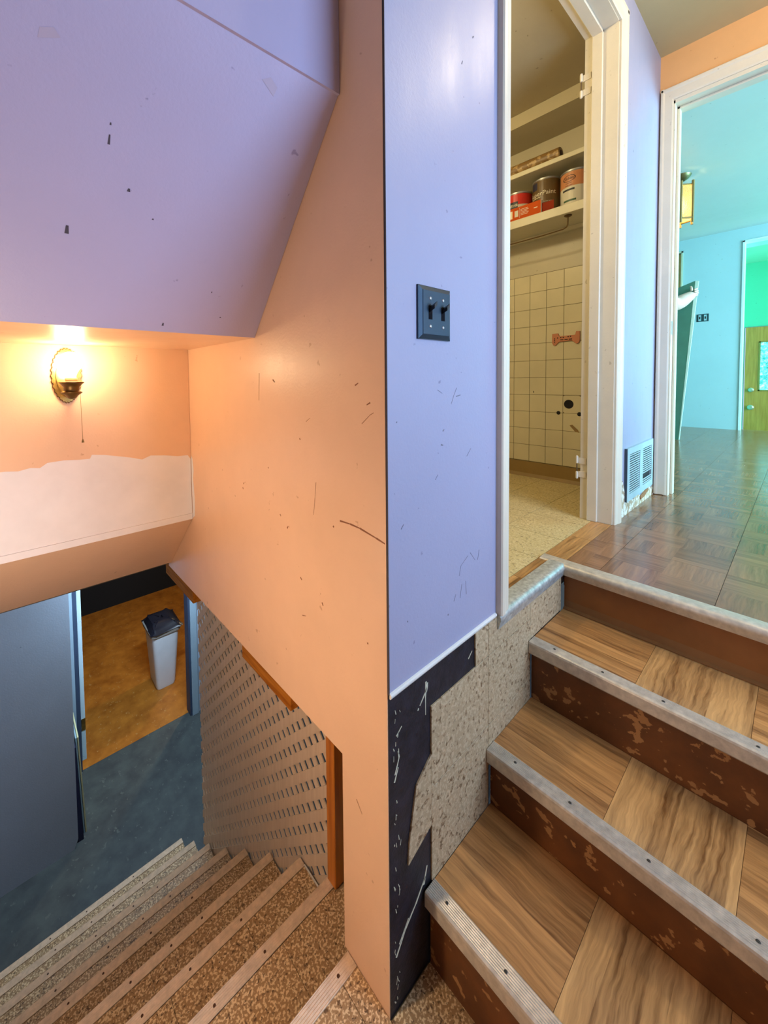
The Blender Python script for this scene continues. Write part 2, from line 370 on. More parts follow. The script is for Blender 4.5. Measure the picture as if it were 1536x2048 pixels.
# keep the peach wall end free of the lilac block
strokes('scuff_marks', [[(.738, 1.312), (.755, 1.304)], [(.812, 1.315), (.80, 1.297), (.79, 1.278)], ([(.81, 1.295), (.828, 1.298)], .0025), ([(.757, 1.218), (.762, 1.222)], .003), ([(.75, 1.188), (.758, 1.186)], .004),
    [(.855, 1.148), (.873, 1.165)], [(.728, 1.112), (.738, 1.122)], [(.87, .905), (.893, .879)], [(.912, .90), (.905, .876)], [(.86, .90), (.83, .885), (.822, .862)], [(.80, .808), (.808, .822)], [(.826, .806), (.833, .838)], [(.853, .806), (.85, .84)],
    ([(.612, 1.03), (.62, 1.038)], .002), ([(.775, .784), (.778, .786)], .004), ([(.60, 1.25), (.602, 1.252)], .003), ([(.63, .83), (.632, .827)], .003), ([(.879, 2.144), (.885, 2.15)], .004), ([(.833, 2.061), (.838, 2.07)], .003)],
    1, YL, -.0004, M('grey_scuff', srgb(112, 112, 124), .7), wr)
prism('corner_crack', [(XO+.0006, .70), (XO+.0004, 3.0), (XO+.0024, 3.0), (XO+.0020, 2.0), (XO+.0026, 1.4), (XO+.0018, 1.0), (XO+.0026, .70)], 1, YL-.0006, YL+.004, M('corner_gap', srgb(66, 58, 60), .9), wr)

# ------------------------------------------------------------------ tiled stringer under the lilac wall
st = struct(boxes('wall_stringer', [(XO+.002, .996, YL+.002, YL+.12, -.05, .70), (.996, 1.44, YL+.002, YL+.12, -.05, ZF-.06)], mastic), 'black mastic base of the wall beside the lower steps where tiles came off', 'wall')
T0, T1 = YL-.0025, YL+.002
def tile_w(poly): return prism('tile', poly, 1, T0, T1, terra_w, st, .0006)
g = .0007
for poly in ([(.892, .690), (.957-g, .690), (.957-g, .603), (.894, .603)], [(.957+g, .690), (1.203-g, .690), (1.203-g, .603), (.957+g, .603)], [(1.203+g, .685), (1.436, .685), (1.436, .538), (1.203+g, .538)],
             [(.709, .601), (.957-g, .601), (.957-g, .412), (.709, .412)], [(.957+g, .601), (1.203-g, .601), (1.203-g, .412), (.957+g, .412)],
             [(.709, .410), (.957-g, .410), (.957-g, .19), (.709, .19)], [(.957+g, .410), (1.203-g, .410), (1.203-g, .30), (.957+g, .30)], [(.655, .452), (.7085, .490), (.7085, .325), (.627, .295), (.63, .34)]): tile_w(poly)
scr = []
for k in range(34):
    z = random.uniform(.02, .66); x = .585+abs(random.gauss(0, .012)); l = random.uniform(.003, .012)
    scr.append(([(x, z), (x+random.uniform(-.004, .004), z+l)], random.uniform(.001, .0028)))
scr += [([(.700, .66), (.690, .64), (.672, .622)], .004), ([(.694, .665), (.692, .63)], .005), ([(.700, .655), (.696, .64)], .003), ([(.692, .63), (.692, .59)], .0025), ([(.665, .618), (.668, .616)], .006), ([(.595, .60), (.612, .612)], .003), ([(.865, .635), (.882, .648)], .003), ([(.59, .52), (.603, .55), (.60, .565)], .004), ([(.588, .505), (.60, .53)], .004),
        ([(.59, .12), (.62, .155), (.655, .18), (.69, .215)], .005), ([(.60, .14), (.63, .17)], .003), ([(.683, .20), (.695, .235)], .006)]
strokes('adhesive_scratches', scr, 1, YL+.002, -.0008, scratch_w, st)
t1 = struct(prism('trim_1', [(YL-.0055, .697), (YL-.0055, .7005), (YL-.003, .7025), (YL, .7035), (YL, .692), (YL-.003, .692)], 0, XO+.002, .994, trim_w), 'thin pale metal edging along the foot of the lilac wall', 'trim')

SX = [.683, .948, 1.192, 1.447]
fh = struct(boxes('floor_hall', [(SX[3]+.02, 6.62, -3.0, YL, ZF-.08, ZF-.003), (2.82, 6.62, YL, 2.5, ZF-.08, ZF-.003), (1.0, 2.0, YL, YL+.075, ZF-.06, ZF-.003)], M('dark_underlay', srgb(50, 34, 24), .7)), 'parquet-pattern vinyl floor of the hall and the room beyond', 'floor')
# ------------------------------------------------------------------ upper stairs (hall side)
SX = [.683, .948, 1.192, 1.447]; SZ = [.19, .352, .536, ZF+.004]
YR = -1.05
up = thing('staircase', (.95, -.2, 0), 'short flight of brown wood-look steps with metal nosings up to the hall', 'stairs')
rib = [(-.030+.0045*i, .0022 if i % 2 else .0006) for i in range(8)]
def nosing_prof(w, drop):   # (x, z) outline relative to the top front edge; step rises in +x
    top = []
    n = 7
    for i in range(n): x = w-.003-(w-.007)*i/(n-1); top += [(x+.0012, .0028), (x-.0004, .0014)]
    return [(w, 0), (w, .0024)]+top+[(.0015, .0030), (-.0025, .0005), (-.004, -.004), (-.004, -drop+.004), (-.001, -drop), (.004, -drop), (.004, 0)]
for i in range(3):
    x0, z = SX[i], SZ[i]; xn = SX[i+1]-(.0 if i == 2 else -.004)
    lo = 0 if i == 0 else SZ[i-1]
    rz = box('riser', x0+.018, x0+.034, YR, YL-.003, lo, z-.004, riser_m, up)
    tr = box('tread', x0+.004, SX[i+1]+.030, YR, YL-.003, z-.03, z-.0035, riser_p, up)
    ys = [YL-.003, .27, .06, -.15, -.36, -.57, -.78, YR]
    for k in range(len(ys)-1):
        box('tile', x0+.034, SX[i+1]+.017, ys[k+1]+.0004, ys[k]-.0004, z-.0035, z, fing_y if (k+1) % 2 else fing_x, tr)
    pf = [(x0+a, z+b) for a, b in nosing_prof(.033, .036)]
    v, f = [], []
    n = len(pf)
    v = [(a, YR, b) for a, b in pf]+[(a, YL-.004, b) for a, b in pf]
    f = [tuple(range(n)), tuple(range(2*n-1, n-1, -1))]+[(q, (q+1) % n, n+(q+1) % n, n+q) for q in range(n)]
    no = mesh('nosing', v, f, alu, up)
    for y in (.47, .33, .19, .05, -.1, -.25):
        lathe('screw', [(.0001, .0036), (.0028, .0034), (.0034, .0028), (.0034, 0)], (x0+.017, y+random.uniform(-.02, .02), z), M('dark_screw', srgb(70, 66, 60), .5, .6), no, seg=10)
# top riser and hall edge
box('riser', SX[3]+.016, SX[3]+.03, YR, YL-.003, SZ[2], ZF-.005, riser_p, up)
prism('cove_base', [(SX[3]+.004, SZ[2]+.001), (SX[3]+.004, SZ[2]+.004), (SX[3]+.014, SZ[2]+.008), (SX[3]+.016, SZ[2]+.03), (SX[3]+.016, SZ[2]+.001)], 1, YR, YL-.004, M('dark_cove', srgb(130, 88, 50), .3), up)
def round_nose(w, drop):
    p = [(w, -.002), (w, .004), (.010, .006)]
    for i in range(7):
        a = math.radians(90+i*20); p.append((.006+.014*math.cos(a)-.006, -.009+.014*math.sin(a)))
    return p+[(-.006, -drop), (.002, -drop), (.002, -.002)]
hn = round_nose(.036, .034)
v = [(SX[3]+a, YR, ZF+b) for a, b in hn]+[(SX[3]+a, YL+.07, ZF+b) for a, b in hn]; n = len(hn)
mesh('nosing', v, [tuple(range(n)), tuple(range(2*n-1, n-1, -1))]+[(q, (q+1) % n, n+(q+1) % n, n+q) for q in range(n)], alu, fh, True)
sn = round_nose(.040, .038)
v = [(1.000, YL+a, ZF+b+.001) for a, b in sn]+[(SX[3]-.002, YL+a, ZF+b+.001) for a, b in sn]
so = mesh('nosing', v, [tuple(range(n)), tuple(range(2*n-1, n-1, -1))]+[(q, (q+1) % n, n+(q+1) % n, n+q) for q in range(n)], M('worn_aluminium', srgb(202, 206, 200), .35, .5, var=.2, scale=70), fh, True)

# ------------------------------------------------------------------ landing + stairs going down
fl = struct(boxes('floor_landing', [(-.30, .70, -1.2, .60, -.06, -.003), (.70, 1.0, -1.2, YL, -.06, -.003)], grout), 'landing of brown fleck vinyl tiles between the two flights', 'floor')
T = .229
for a in range(5):
    for b in range(8):
        x1 = .528+T*(1-a) if a else .757; x1 = .757-T*a; x0 = max(x1-T, -.30); y1 = .635-T*b; y0 = y1-T
        if x1 <= -.3: continue
        if x1 > XO and y1 > YL: box('tile', x0+.0006, XO-.001, y0+.0006, y1-.0006, -.003, 0, terra, fl); box('tile', XO+.0006, x1-.0006, y0+.0006, YL-.001, -.003, 0, terra, fl)
        else: box('tile', x0+.0006, x1-.0006, y0+.0006, y1-.0006, -.003, 0, terra, fl)
dn = thing('staircase', (.2, 1.6, ZB), 'long flight of brown fleck steps with ribbed strips going down to the basement', 'stairs')
NY = [.664, .918, 1.142, 1.363, 1.584, 1.795, 2.020, 2.245, 2.470]; NR = .19; XE = .757
def strip_prof(w):
    p = [(-w, 0), (-w, .002)]; n = 6
    for i in range(n):
        y = -w+.003+(w-.005)*i/(n-1); p += [(y-.0012, .0030), (y+.0006, .0014)]
    return p+[(0, .0026), (.002, 0), (.002, -.022), (-.001, -.022), (-.001, 0)]
sp = strip_prof(.031)
for k, y in enumerate(NY):
    z = -NR*k; xe = XE if k else XO-.002
    pf = [(y+a, z+b) for a, b in sp]
    no = prism('nosing', pf, 0, -.298, xe, alu_tan, dn)
    for x in (.50, .36, .22, .08):
        lathe('screw', [(.0001, .0032), (.0035, .0030), (.0035, 0)], (x+random.uniform(-.03, .03), y-.015, z), M('rusty_screw', srgb(84, 54, 34), .6, .3), no, seg=8)
    box('riser', -.298, xe, y-.012, y-.001, z-NR, z-.003, M('down_riser', srgb(96, 70, 48), .5), dn)
    if k:
        y0 = NY[k-1]-.001
        tr = box('tread', -.298, XE, y0, y-.001, z-.03, z-.003, grout, dn)
        cuts = [-.298, .528-2*T-.10 if k % 2 else .528-3*T+.05, .528-T*(1.0 if k % 2 else 1.5), .528, XE]
        cuts = [-.298, .528-3*T, .528-2*T, .528-T, .528, XE]
        for a, b in zip(cuts, cuts[1:]): box('tile', a+.0006, b-.0006, y0+.0002, y-.032, z-.003, z-.0003, terra, tr)
box('edge_bead', XE-.003, XE+.001, NY[1], NY[2]-.03, -.38, -.376, trim_w, dn)

# ------------------------------------------------------------------ lattice, post and nailers
la = thing('lattice_panel', (.77, 1.5, ZB), 'tan diagonal lattice screen closing the space beside the basement stairs', 'lattice')
R2 = math.sqrt(2)
def slats(c0, pitch, width, kind, x0, x1):
    for k in range(-60, 60):
        c = c0+(k+.5)*pitch
        a, b, L = c-width/2, c+width/2, 6
        if kind == 0: P = lambda s, t: ((s-t)/R2, (s+t)/R2); poly = [P(a, -L), P(b, -L), P(b, L), P(a, L)]       # s=(y+z)/r2 across, t along
        else: P = lambda s, t: ((t-s)/R2, (t+s)/R2); poly = [P(a, -L), P(b, -L), P(b, L), P(a, L)]                # s=(z-y)/r2 across
        poly = clip_rect(poly, .875, 2.115, -1.66, .462)
        if len(poly) >= 3: prism('slat', poly, 0, x0, x1, lat_m, la)
slats(.774, .0555, .030, 0, .7655, .7695); slats(-.799, .0477, .0293, 1, .7697, .7735)
tag(box('wood_post', .705, .7652, .875, .914, -.186, .60, stain, bev=.002), 'orange stained wooden post between the peach wall and the lattice', 'post')
tag(box('wood_nailer', .725, .7652, 1.135, 1.50, .185, .42, stain_y, bev=.002), 'short orange wooden board behind the peach wall, near the post', 'board')
tag(box('wood_nailer', .722, .7652, 2.05, 2.50, .175, .42, stain_y, bev=.002), 'orange wooden board end at the far corner of the peach wall, above the basement door', 'board')

# ------------------------------------------------------------------ basement
struct(box('floor_basement', -1.6, 3.1, .6, 3.62, ZB-.06, ZB, concrete), 'grey painted concrete floor at the foot of the stairs', 'floor')
struct(box('floor_store', -.5, 3.1, 3.62, 6.1, ZB-.06, ZB+.001, brownfl), 'brown dusty painted floor beyond the basement doorway', 'floor')
struct(boxes('ceiling_basement', [(-1.6, .69, 1.93, 6.1, .48, .54), (.785, 3.1, YL+.13, 6.1, .465, .54)], M('dark_joists', srgb(90, 80, 66), .8)), 'dark basement ceiling behind the sloping beam', 'ceiling')
wb = struct(prism('wall_basement', [(-1.6, .48), (.278, .48), (.278, ZB+.055), (.255, ZB), (-1.6, ZB)], 1, 3.03, 3.56, blue_p), 'blue-grey wall end at the foot of the basement stairs', 'wall')
struct(boxes('wall_door', [(-1.6, .31, 3.57, 3.66, ZB, .48), (1.27, 1.36, 3.57, 3.66, ZB, .48), (.31, 1.27, 3.57, 3.66, .36, .48)], blue_p), 'blue-grey wall around the basement doorway', 'wall')
struct(box('wall_under_hall', 1.36, 3.1, 3.57, 3.66, ZB, .48, M('shade_dark_wall', srgb(84, 80, 72), .9)), 'wall behind the lattice, its shade put into the colour', 'wall')  # door wall continued dark: shade seen through the slots put into colour
struct(box('wall_store', -.5, 3.1, 6.05, 6.12, ZB, .5, M('unlit_wall_black', (.004, .004, .005), .9)), 'back wall of the basement store room, unlit black put into its colour', 'wall')  # near-black base colour stands for the lack of light here
struct(boxes('wall_store_side', [(-.56, -.5, 3.66, 6.1, ZB, .5), (3.1, 3.16, .5, 6.1, ZB, .5)], M('basement_grey', srgb(120, 118, 110), .8)), 'grey side walls of the basement rooms', 'wall')
struct(box('wall_basement_side', -1.66, -1.6, -1.2, 3.6, ZB, .5, MATS['basement_grey']), 'grey outer wall of the stair basement', 'wall')
struct(box('wall_basement_back', .78, 3.1, YL+.13, YL+.19, ZB, .45, MATS['basement_grey']), 'grey wall behind the lattice under the closet', 'wall')
d1 = struct(boxes('door_1', [(.285, .345, 3.545, 3.57, ZB, .40), (.345, .371, 3.565, 3.60, ZB+.02, .40)], M_paint('worn_blue_trim', srgb(150, 172, 186))), 'worn pale blue frame of the basement doorway', 'door frame')
box('door_edge', .373, .402, 3.56, 3.598, ZB+.125, .36, M_paint('pale_blue_door', srgb(188, 212, 222)), d1, .002)
box('dark_stop', .346, .372, 3.548, 3.562, ZB+.05, .38, M('navy_stop', srgb(52, 66, 90), .6), d1)
box('hinge', .376, .402, 3.5565, 3.56, -1.345, -1.255, brass, d1)
box('casing', 1.222, 1.278, 3.55, 3.575, ZB, .40, MATS['worn_blue_trim'], d1, .003)
box('jamb', 1.205, 1.222, 3.565, 3.66, ZB, .40, MATS['navy_stop'], d1)
lb = thing('leaning_board', (.32, 3.1, ZB), 'thin white boards leaning on edge at the basement wall corner', 'board')
for k, (dx, mt) in enumerate(((0, M('board_blue', srgb(140, 168, 176), .6)), (.011, M('board_cream', srgb(196, 196, 150), .6)))):
    v = [(x+dx+s, y, z) for x, z, s in ((.316, ZB, 0), (.290, -1.03, 0)) for s in (0, .008) for y in (3.10, 3.45)]
    mesh('board', v, [(0, 1, 3, 2), (4, 6, 7, 5), (0, 4, 5, 1), (2, 3, 7, 6), (0, 2, 6, 4), (1, 5, 7, 3)], mt, lb)
v, f = pr([(.282, ZB), (.312, ZB), (.287, -1.06), (.281, -1.06)], 1, 3.06, 3.45); mesh('dark_infill', v, f, M('navy_shade', srgb(24, 26, 60), .7), lb)  # dark blue wedge: shade between wall end and boards made solid
# trash can
tc = thing('trash_can', (1.15, 4.17, ZB), 'tall white waste bin with a black bag, on the brown basement floor', 'trash can')
def rrect(cx, cy, hx, hy, r, n=4):
    out = []
    for sx, sy, a0 in ((1, 1, 0), (-1, 1, 90), (-1, -1, 180), (1, -1, 270)):
        for i in range(n+1):
            a = math.radians(a0+90*i/n); out.append((cx+sx*(hx-r)+r*math.cos(a), cy+sy*(hy-r)+r*math.sin(a)))
    return out
def loft(name, rings, mat, parent, cap=True):
    V, Fc = [], []; n = len(rings[0][0])
    for poly, z in rings: V += [(x, y, z) for x, y in poly]
    for i in range(len(rings)-1):
        for k in range(n): Fc.append((i*n+k, i*n+(k+1) % n, (i+1)*n+(k+1) % n, (i+1)*n+k))
    Fc.append(tuple(range(n))[::-1])
    if cap: Fc.append(tuple((len(rings)-1)*n+k for k in range(n)))
    return mesh(name, V, Fc, mat, parent, True)
cx, cy = 1.15, 4.19
loft('body', [(rrect(cx, cy, .085, .115, .03), ZB+.002), (rrect(cx, cy, .092, .122, .03), ZB+.03), (rrect(cx, cy, .128, .16, .04), ZB+.585), (rrect(cx, cy, .12, .152, .038), ZB+.58), (rrect(cx, cy, .10, .13, .03), ZB+.30)], white_pl, tc)
loft('rim', [(rrect(cx, cy, .130, .162, .04), ZB+.56), (rrect(cx, cy, .142, .174, .045), ZB+.565), (rrect(cx, cy, .145, .177, .046), ZB+.60), (rrect(cx, cy, .134, .166, .04), ZB+.606), (rrect(cx, cy, .124, .156, .036), ZB+.595)], M('grey_rim', srgb(150, 146, 138), .5), tc)
rings = []
for i in range(7):
    t = i/6; hh = [.595, .60, .615, .64, .665, .675, .67][i]; sc = [1.12, 1.16, 1.02, .9, .75, .5, .15][i]
    poly = rrect(cx+.01*math.sin(i), cy, .13*sc, .16*sc, .035*sc, 6)
    rings.append(([(x+random.uniform(-.012, .012), y+random.uniform(-.012, .012)) for x, y in poly], ZB+hh+random.uniform(-.004, .004)))
loft('bag', rings, M('black_bag', (.012, .012, .02), .3), tc)

# ------------------------------------------------------------------ sconce with bare bulb
sc_ = thing('wall_sconce', (.165, 1.60, 1.27), 'brass wall sconce with a glowing bare bulb and pull chain, on the peach wall', 'lamp')
cx, cz, rx, rz = .166, 1.362, .041, .088
def scallop(s, n=96, am=.0022, fr=30): return [(cx+(rx*s+am*math.cos(fr*a))*math.cos(a)*(1-.12*max(0, -math.sin(a))**3), cz+(rz*s+am*math.cos(fr*a))*math.sin(a)) for a in (2*math.pi*i/n for i in range(n))]
prism('backplate', scallop(1), 1, 1.5905, 1.5985, gold, sc_)
prism('inner_plate', scallop(.72, am=0), 1, 1.584, 1.5905, gold, sc_)
prism('plate_edge', scallop(1.035), 1, 1.5955, 1.5985, M('dark_edge', srgb(120, 74, 36), .5, .5), sc_)
hx, hy = .168, 1.50
tube('arm', [(hx, 1.588, 1.300), (hx, 1.55, 1.296), (hx, 1.515, 1.300), (hx, 1.503, 1.312)], .007, brass, sc_)
lathe('holder', [(.001, 1.287), (.010, 1.289), (.018, 1.299), (.028, 1.306), (.029, 1.309), (.020, 1.313), (.0215, 1.325), (.030, 1.335), (.034, 1.338), (.034, 1.341), (.027, 1.342)], (hx, hy, 0), M('bronze_holder', srgb(112, 84, 42), .4, .7), sc_, seg=28)
lathe('socket', [(.015, 1.340), (.017, 1.345), (.017, 1.352), (.014, 1.356)], (hx, hy, 0), M('cream_socket', srgb(230, 200, 130), .5), sc_, seg=20)
bulb = [(.0125, 1.352), (.0135, 1.362), (.016, 1.370), (.022, 1.380)]+[(.0325*math.cos(a), 1.403+.0325*math.sin(a)) for a in (math.radians(-32+i*14) for i in range(9))]+[(.0005, 1.4358)]
lathe('bulb', bulb, (hx, hy, 0), M_emit('bulb_glow', (1, .78, .48), 72), sc_, seg=28)
ch = []
for i in range(58):
    z = 1.300-.0025*i; ch.append(lt([(.0001, -.0012), (.001, 0), (.0001, .0012)], (hx+.021+.002*i/58, hy-.012, z), seg=6))
tb_ = tb([(hx+.021, hy-.012, 1.302), (hx+.023, hy-.012, 1.156)], .0005, 5)
v, f = join(tb_, *ch); mesh('pull_chain', v, f, brass, sc_, True)
lathe('chain_bell', [(.0004, 1.160), (.0022, 1.156), (.0035, 1.150), (.0035, 1.148)], (hx+.023, hy-.012, 0), brass, sc_, seg=10)

# ------------------------------------------------------------------ double switch
S0, S1, Z0, Z1 = .6655, .7795, 1.4215, 1.5345
sw = thing('light_switch', ((S0+S1)/2, YL, Z0), 'dark bronze double toggle switch plate on the lilac wall', 'switch')
def fru(y0, y1, i0, i1):
    a = [(S0+i0, Z0+i0), (S1-i0, Z0+i0), (S1-i0, Z1-i0), (S0+i0, Z1-i0)]; b = [(S0+i1, Z0+i1), (S1-i1, Z0+i1), (S1-i1, Z1-i1), (S0+i1, Z1-i1)]
    return [(x, y0, z) for x, z in a]+[(x, y1, z) for x, z in b], [(0, 1, 2, 3), (7, 6, 5, 4)]+[(q, (q+1) % 4, 4+(q+1) % 4, 4+q) for q in range(4)]
v, f = join(fru(YL, YL-.004, 0, 0), fru(YL-.004, YL-.0085, .001, .010)); mesh('plate', v, f, bronze, sw)
v, f = join(fru(YL-.0085, YL-.0095, .0095, .0105), fru(YL-.0095, YL-.0096, .0105, .012)); mesh('plate_face', v, f, M('bronze_face', srgb(44, 66, 82), .45, .4), sw)
for xx in (.7, .745):
    t = thing_tog = box('toggle_slot', xx-.0062, xx+.0062, YL-.0102, YL-.0085, 1.4635, 1.4925, M('slot_black', (.006, .006, .008), .95, spec=.1), sw)
    v = [(xx+dx, y, z) for y, z, h in ((YL-.009, 1.4775, 0), (YL-.024, 1.4845, 0)) for dx, dz in ((-.0045, 0), (.0045, 0)) for z in (z, z+.008)]
    mesh('toggle', v, [(0, 1, 3, 2), (4, 6, 7, 5), (0, 4, 5, 1), (2, 3, 7, 6), (0, 2, 6, 4), (1, 5, 7, 3)], black_p, t)
    for zz in (1.449, 1.508):
        s_ = lathe('screw', [(.0001, -.0018), (.0028, -.0014), (.0036, 0)], (xx, YL-.0096, zz), steel, sw, axis=1, seg=12)

# ------------------------------------------------------------------ closet doorway trim
d2 = struct(boxes('door_2', [(1.0, DX0, YL, YL+.125, ZF, DZ+.02), (DX1, 2.03, YL, YL+.125, ZF, DZ+.02), (1.0, 2.03, YL, YL+.125, DZ, DZ+.03)], cream), 'cream painted closet door frame with the door taken off', 'door frame')
def casing_prof(s):  # (offset outward from opening, y)
    return [(0, YL), (0, YL-.008), (.006, YL-.011), (.030, YL-.013), (.045, YL-.018), (.062, YL-.018), (.066, YL-.014), (.066, YL)]
v, f = pr([(DX1+.006+a, y) for a, y in casing_prof(1)], 2, ZF, DZ+.062); mesh('casing', v, f, cream, d2)
v, f = pr([(DX0+.006-a*.8, y) for a, y in casing_prof(1)], 2, ZF+.005, DZ+.062); mesh('casing', v, f, cream, d2)
v, f = pr([(y, DZ+.004+a) for a, y in casing_prof(1)], 0, DX0-.05, DX1+.072); mesh('head_casing', v, f, cream, d2)
box('door_stop', DX1-.012, DX1, YL+.055, YL+.095, ZF, DZ, cream, d2, .002)
box('door_stop', DX0, DX0+.012, YL+.055, YL+.095, ZF, DZ, cream, d2, .002)
box('head_stop', DX0, DX1, YL+.055, YL+.095, DZ-.012, DZ, cream, d2, .002)
for z0 in (2.565, .88):
    h = boxes('hinge', [(DX1-.004, DX1, YL+.10, YL+.132, z0, z0+.028), (DX1-.004, DX1, YL+.10, YL+.132, z0+.062, z0+.09)], cream, d2, .001)
    for a, b in ((z0-.008, z0+.028), (z0+.062, z0+.10)): lathe('barrel', [(.0008, a), (.005, a+.003), (.0056, a+.008), (.0056, b-.008), (.005, b-.003), (.0008, b)], (DX1-.006, YL+.137, 0), cream, h, seg=12)
    lathe('pin', [(.0025, z0+.028), (.0025, z0+.062)], (DX1-.006, YL+.137, 0), M('dark_pin', srgb(90, 70, 44), .5), h, seg=8)

# ------------------------------------------------------------------ closet interior
XT = 2.595
struct(box('wall_closet', XT+.006, XT+.1, YL+.13, 2.2, ZF, 3.1, closet_p), 'dull tan closet wall above the tiles', 'wall')
cw = struct(box('wall_tile_bed', XT+.003, XT+.0062, YL+.13, 1.63, .78, 1.987, grout), 'ivory square wall tiles on the closet wall', 'wall')
zj = [.793]+[.900+.1085*i for i in range(11)]; yj = [.953+.1012*i for i in range(-3, 8)]
tile_me = None
for r in range(11):
    for c in range(len(yj)-1):
        y0, y1, z0, z1 = yj[c]+.0009, yj[c+1]-.0009, zj[r]+.0009, zj[r+1]-.0009
        if c == 2 and r == 3:
            # drain hole through one tile
            hy_, hz, hr = .921, 1.172, .027; V, Fc = [], []; n = 32
            for i in range(n):
                a = 2*math.pi*i/n; ca, sa = math.cos(a), math.sin(a)
                ty = ((y1-hy_)/ca if ca > 0 else (y0-hy_)/ca) if abs(ca) > 1e-6 else 9; tz = ((z1-hz)/sa if sa > 0 else (z0-hz)/sa) if abs(sa) > 1e-6 else 9
                t = min(ty, tz); V += [(XT, hy_+t*ca, hz+t*sa), (XT, hy_+hr*ca, hz+hr*sa), (XT+.006, hy_+hr*ca, hz+hr*sa)]
            for i in range(n):
                j = (i+1) % n; Fc += [(3*i, 3*j, 3*j+1, 3*i+1), (3*i+1, 3*j+1, 3*j+2, 3*i+2)]
            mesh('tile', V, Fc, wtile, cw)
            lathe('pipe_hole', [(.0265, XT+.0025), (.0262, XT+.0028), (.0001, XT+.0029)], (0, hy_, hz), dark_gap, cw, axis=0, seg=28); continue
        if r == 0 or tile_me is None:
            o = box('tile', XT, XT+.0035, y0, y1, z0, z1, wtile, cw, .0012)
            if r == 1: tile_me = o.data
        else: put('tile', tile_me, (XT+.00175, (y0+y1)/2, z0), cw)
for yy, zz, rr in ((.978, 1.117, .011), (.862, 1.115, .012)):
    lathe('pipe_hole', [(.0001, XT-.0006), (rr, XT-.0005), (rr*1.05, XT)], (0, yy, zz), dark_gap, cw, axis=0, seg=16)
prism('chipped_spot', [(.915, 1.045), (.885, 1.01), (.862, 1.004), (.868, 1.02), (.90, 1.05)], 0, XT-.0006, XT, M('chip_tan', srgb(150, 118, 70), .7), cw)
prism('chipped_spot', [(1.132, 1.24), (1.126, 1.238), (1.126, 1.246), (1.130, 1.25)], 0, XT-.0006, XT, dark_gap, cw)
struct(prism('baseboard_closet', [(XT+.006, ZF), (XT+.006, .790), (XT-.002, .788), (XT-.004, ZF+.02), (XT-.014, ZF)], 1, YL+.13, 2.2, tan_base), 'tan vinyl cove base under the closet wall tiles', 'baseboard')
struct(boxes('wall_closet_sides', [(.70, XT+.1, 2.2, 2.26, ZF, 3.1), (.69, .72, YL+.13, 2.2, ZF, 3.1)], closet_p), 'plain tan closet back and side walls', 'wall')
struct(box('ceiling_closet', .70, XT+.1, YL+.125, 2.25, 2.86, 2.92, M_paint('closet_ceiling_paint', srgb(168, 152, 118))), 'dull brown closet ceiling', 'ceiling')
struct(box('trim_2', 2.335, XT+.006, YL+.127, 2.2, 2.787, 2.859, M_paint('closet_bulkhead_paint', srgb(186, 172, 138))), 'low boxed bulkhead along the closet ceiling', 'bulkhead')
XS = 2.36
sh1 = thing('wall_shelf', (2.48, 1.4, 2.22), 'lower white closet shelf carrying the paint cans', 'shelf')
box('board', XS, XT+.005, YL+.13, 2.2, 2.223, 2.271, M_paint('shelf_paint', srgb(214, 204, 172)), sh1, .002)
box('cleat', XT-.02, XT+.005, YL+.13, 2.2, 2.20, 2.2225, M_paint('shelf_paint', srgb(214, 204, 172)), sh1)
tag(box('wall_shelf', XS, XT+.005, YL+.13, 2.2, 2.515, 2.541, M_paint('shelf_paint', srgb(214, 204, 172)), bev=.002), 'upper white closet shelf above the paint cans', 'shelf')
hk = thing('closet_rod', (2.42, .88, 2.22), 'thin bent rod with a round flange under the lower closet shelf', 'rod')
rm = M('rod_brown', srgb(110, 84, 46), .4, .5)
lathe('flange', [(.0005, 2.214), (.012, 2.215), (.019, 2.219), (.019, 2.2228)], (2.40, .865, 0), rm, hk, seg=20)
tube('rod', [(2.40, .865, 2.216), (2.40, .866, 2.175), (2.40, .872, 2.162), (2.40, .888, 2.155), (2.40, 1.0, 2.150), (2.40, 1.6, 2.15)], .0035, rm, hk)
def can(x, y, R, H, mats, label, grp='paint cans on the closet shelf'):
    z = 2.2715; t = thing('paint_can', (x, y, z), label, 'paint can', grp)
    lathe('body', [(R-.003, z), (R, z+.003), (R, z+.006), (R-.0015, z+.008), (R-.0015, z+H-.012), (R+.0008, z+H-.010), (R+.0008, z+H-.002), (R-.004, z+H), (R-.008, z+H-.005), (.001, z+H-.005)], (x, y, 0), steel, t, seg=36)
    return t, x, y, R-.0010, z
def band(t, x, y, R, za, zb, mat, a0=-180, a1=180, name='label'):
    V, Fc = [], []; n = 40
    for i in range(n+1):
        a = math.radians(a0+(a1-a0)*i/n)
        for rr in (R, R+.0004):
            for zz in (za, zb): V.append((x-rr*math.cos(a), y-rr*math.sin(a), zz))
    for i in range(n):
        p, q = 4*i, 4*i+4; Fc += [(p+2, q+2, q+3, p+3), (p, p+1, q+1, q), (p+1, p+3, q+3, q+1), (p, q, q+2, p+2)]
    return mesh(name, V, Fc, mat, t, False)
def wrap(t, x, y, R, txt, size, ang, zz, mat, name='lettering'):
    v, f = text_geo(txt, size)
    V = []
    for a, b, _ in v:
        q = math.radians(ang)+a/R; V.append((x-(R+.0009)*math.cos(q), y-(R+.0009)*math.sin(q), zz+b))
    return mesh(name, V, f, mat, t)
red = M('red_label', srgb(196, 40, 18), .35); lw = M('white_label', srgb(206, 198, 176), .45); blk = M('black_print', (.012, .011, .01), .5); wp = M('white_print', srgb(226, 216, 186), .5)
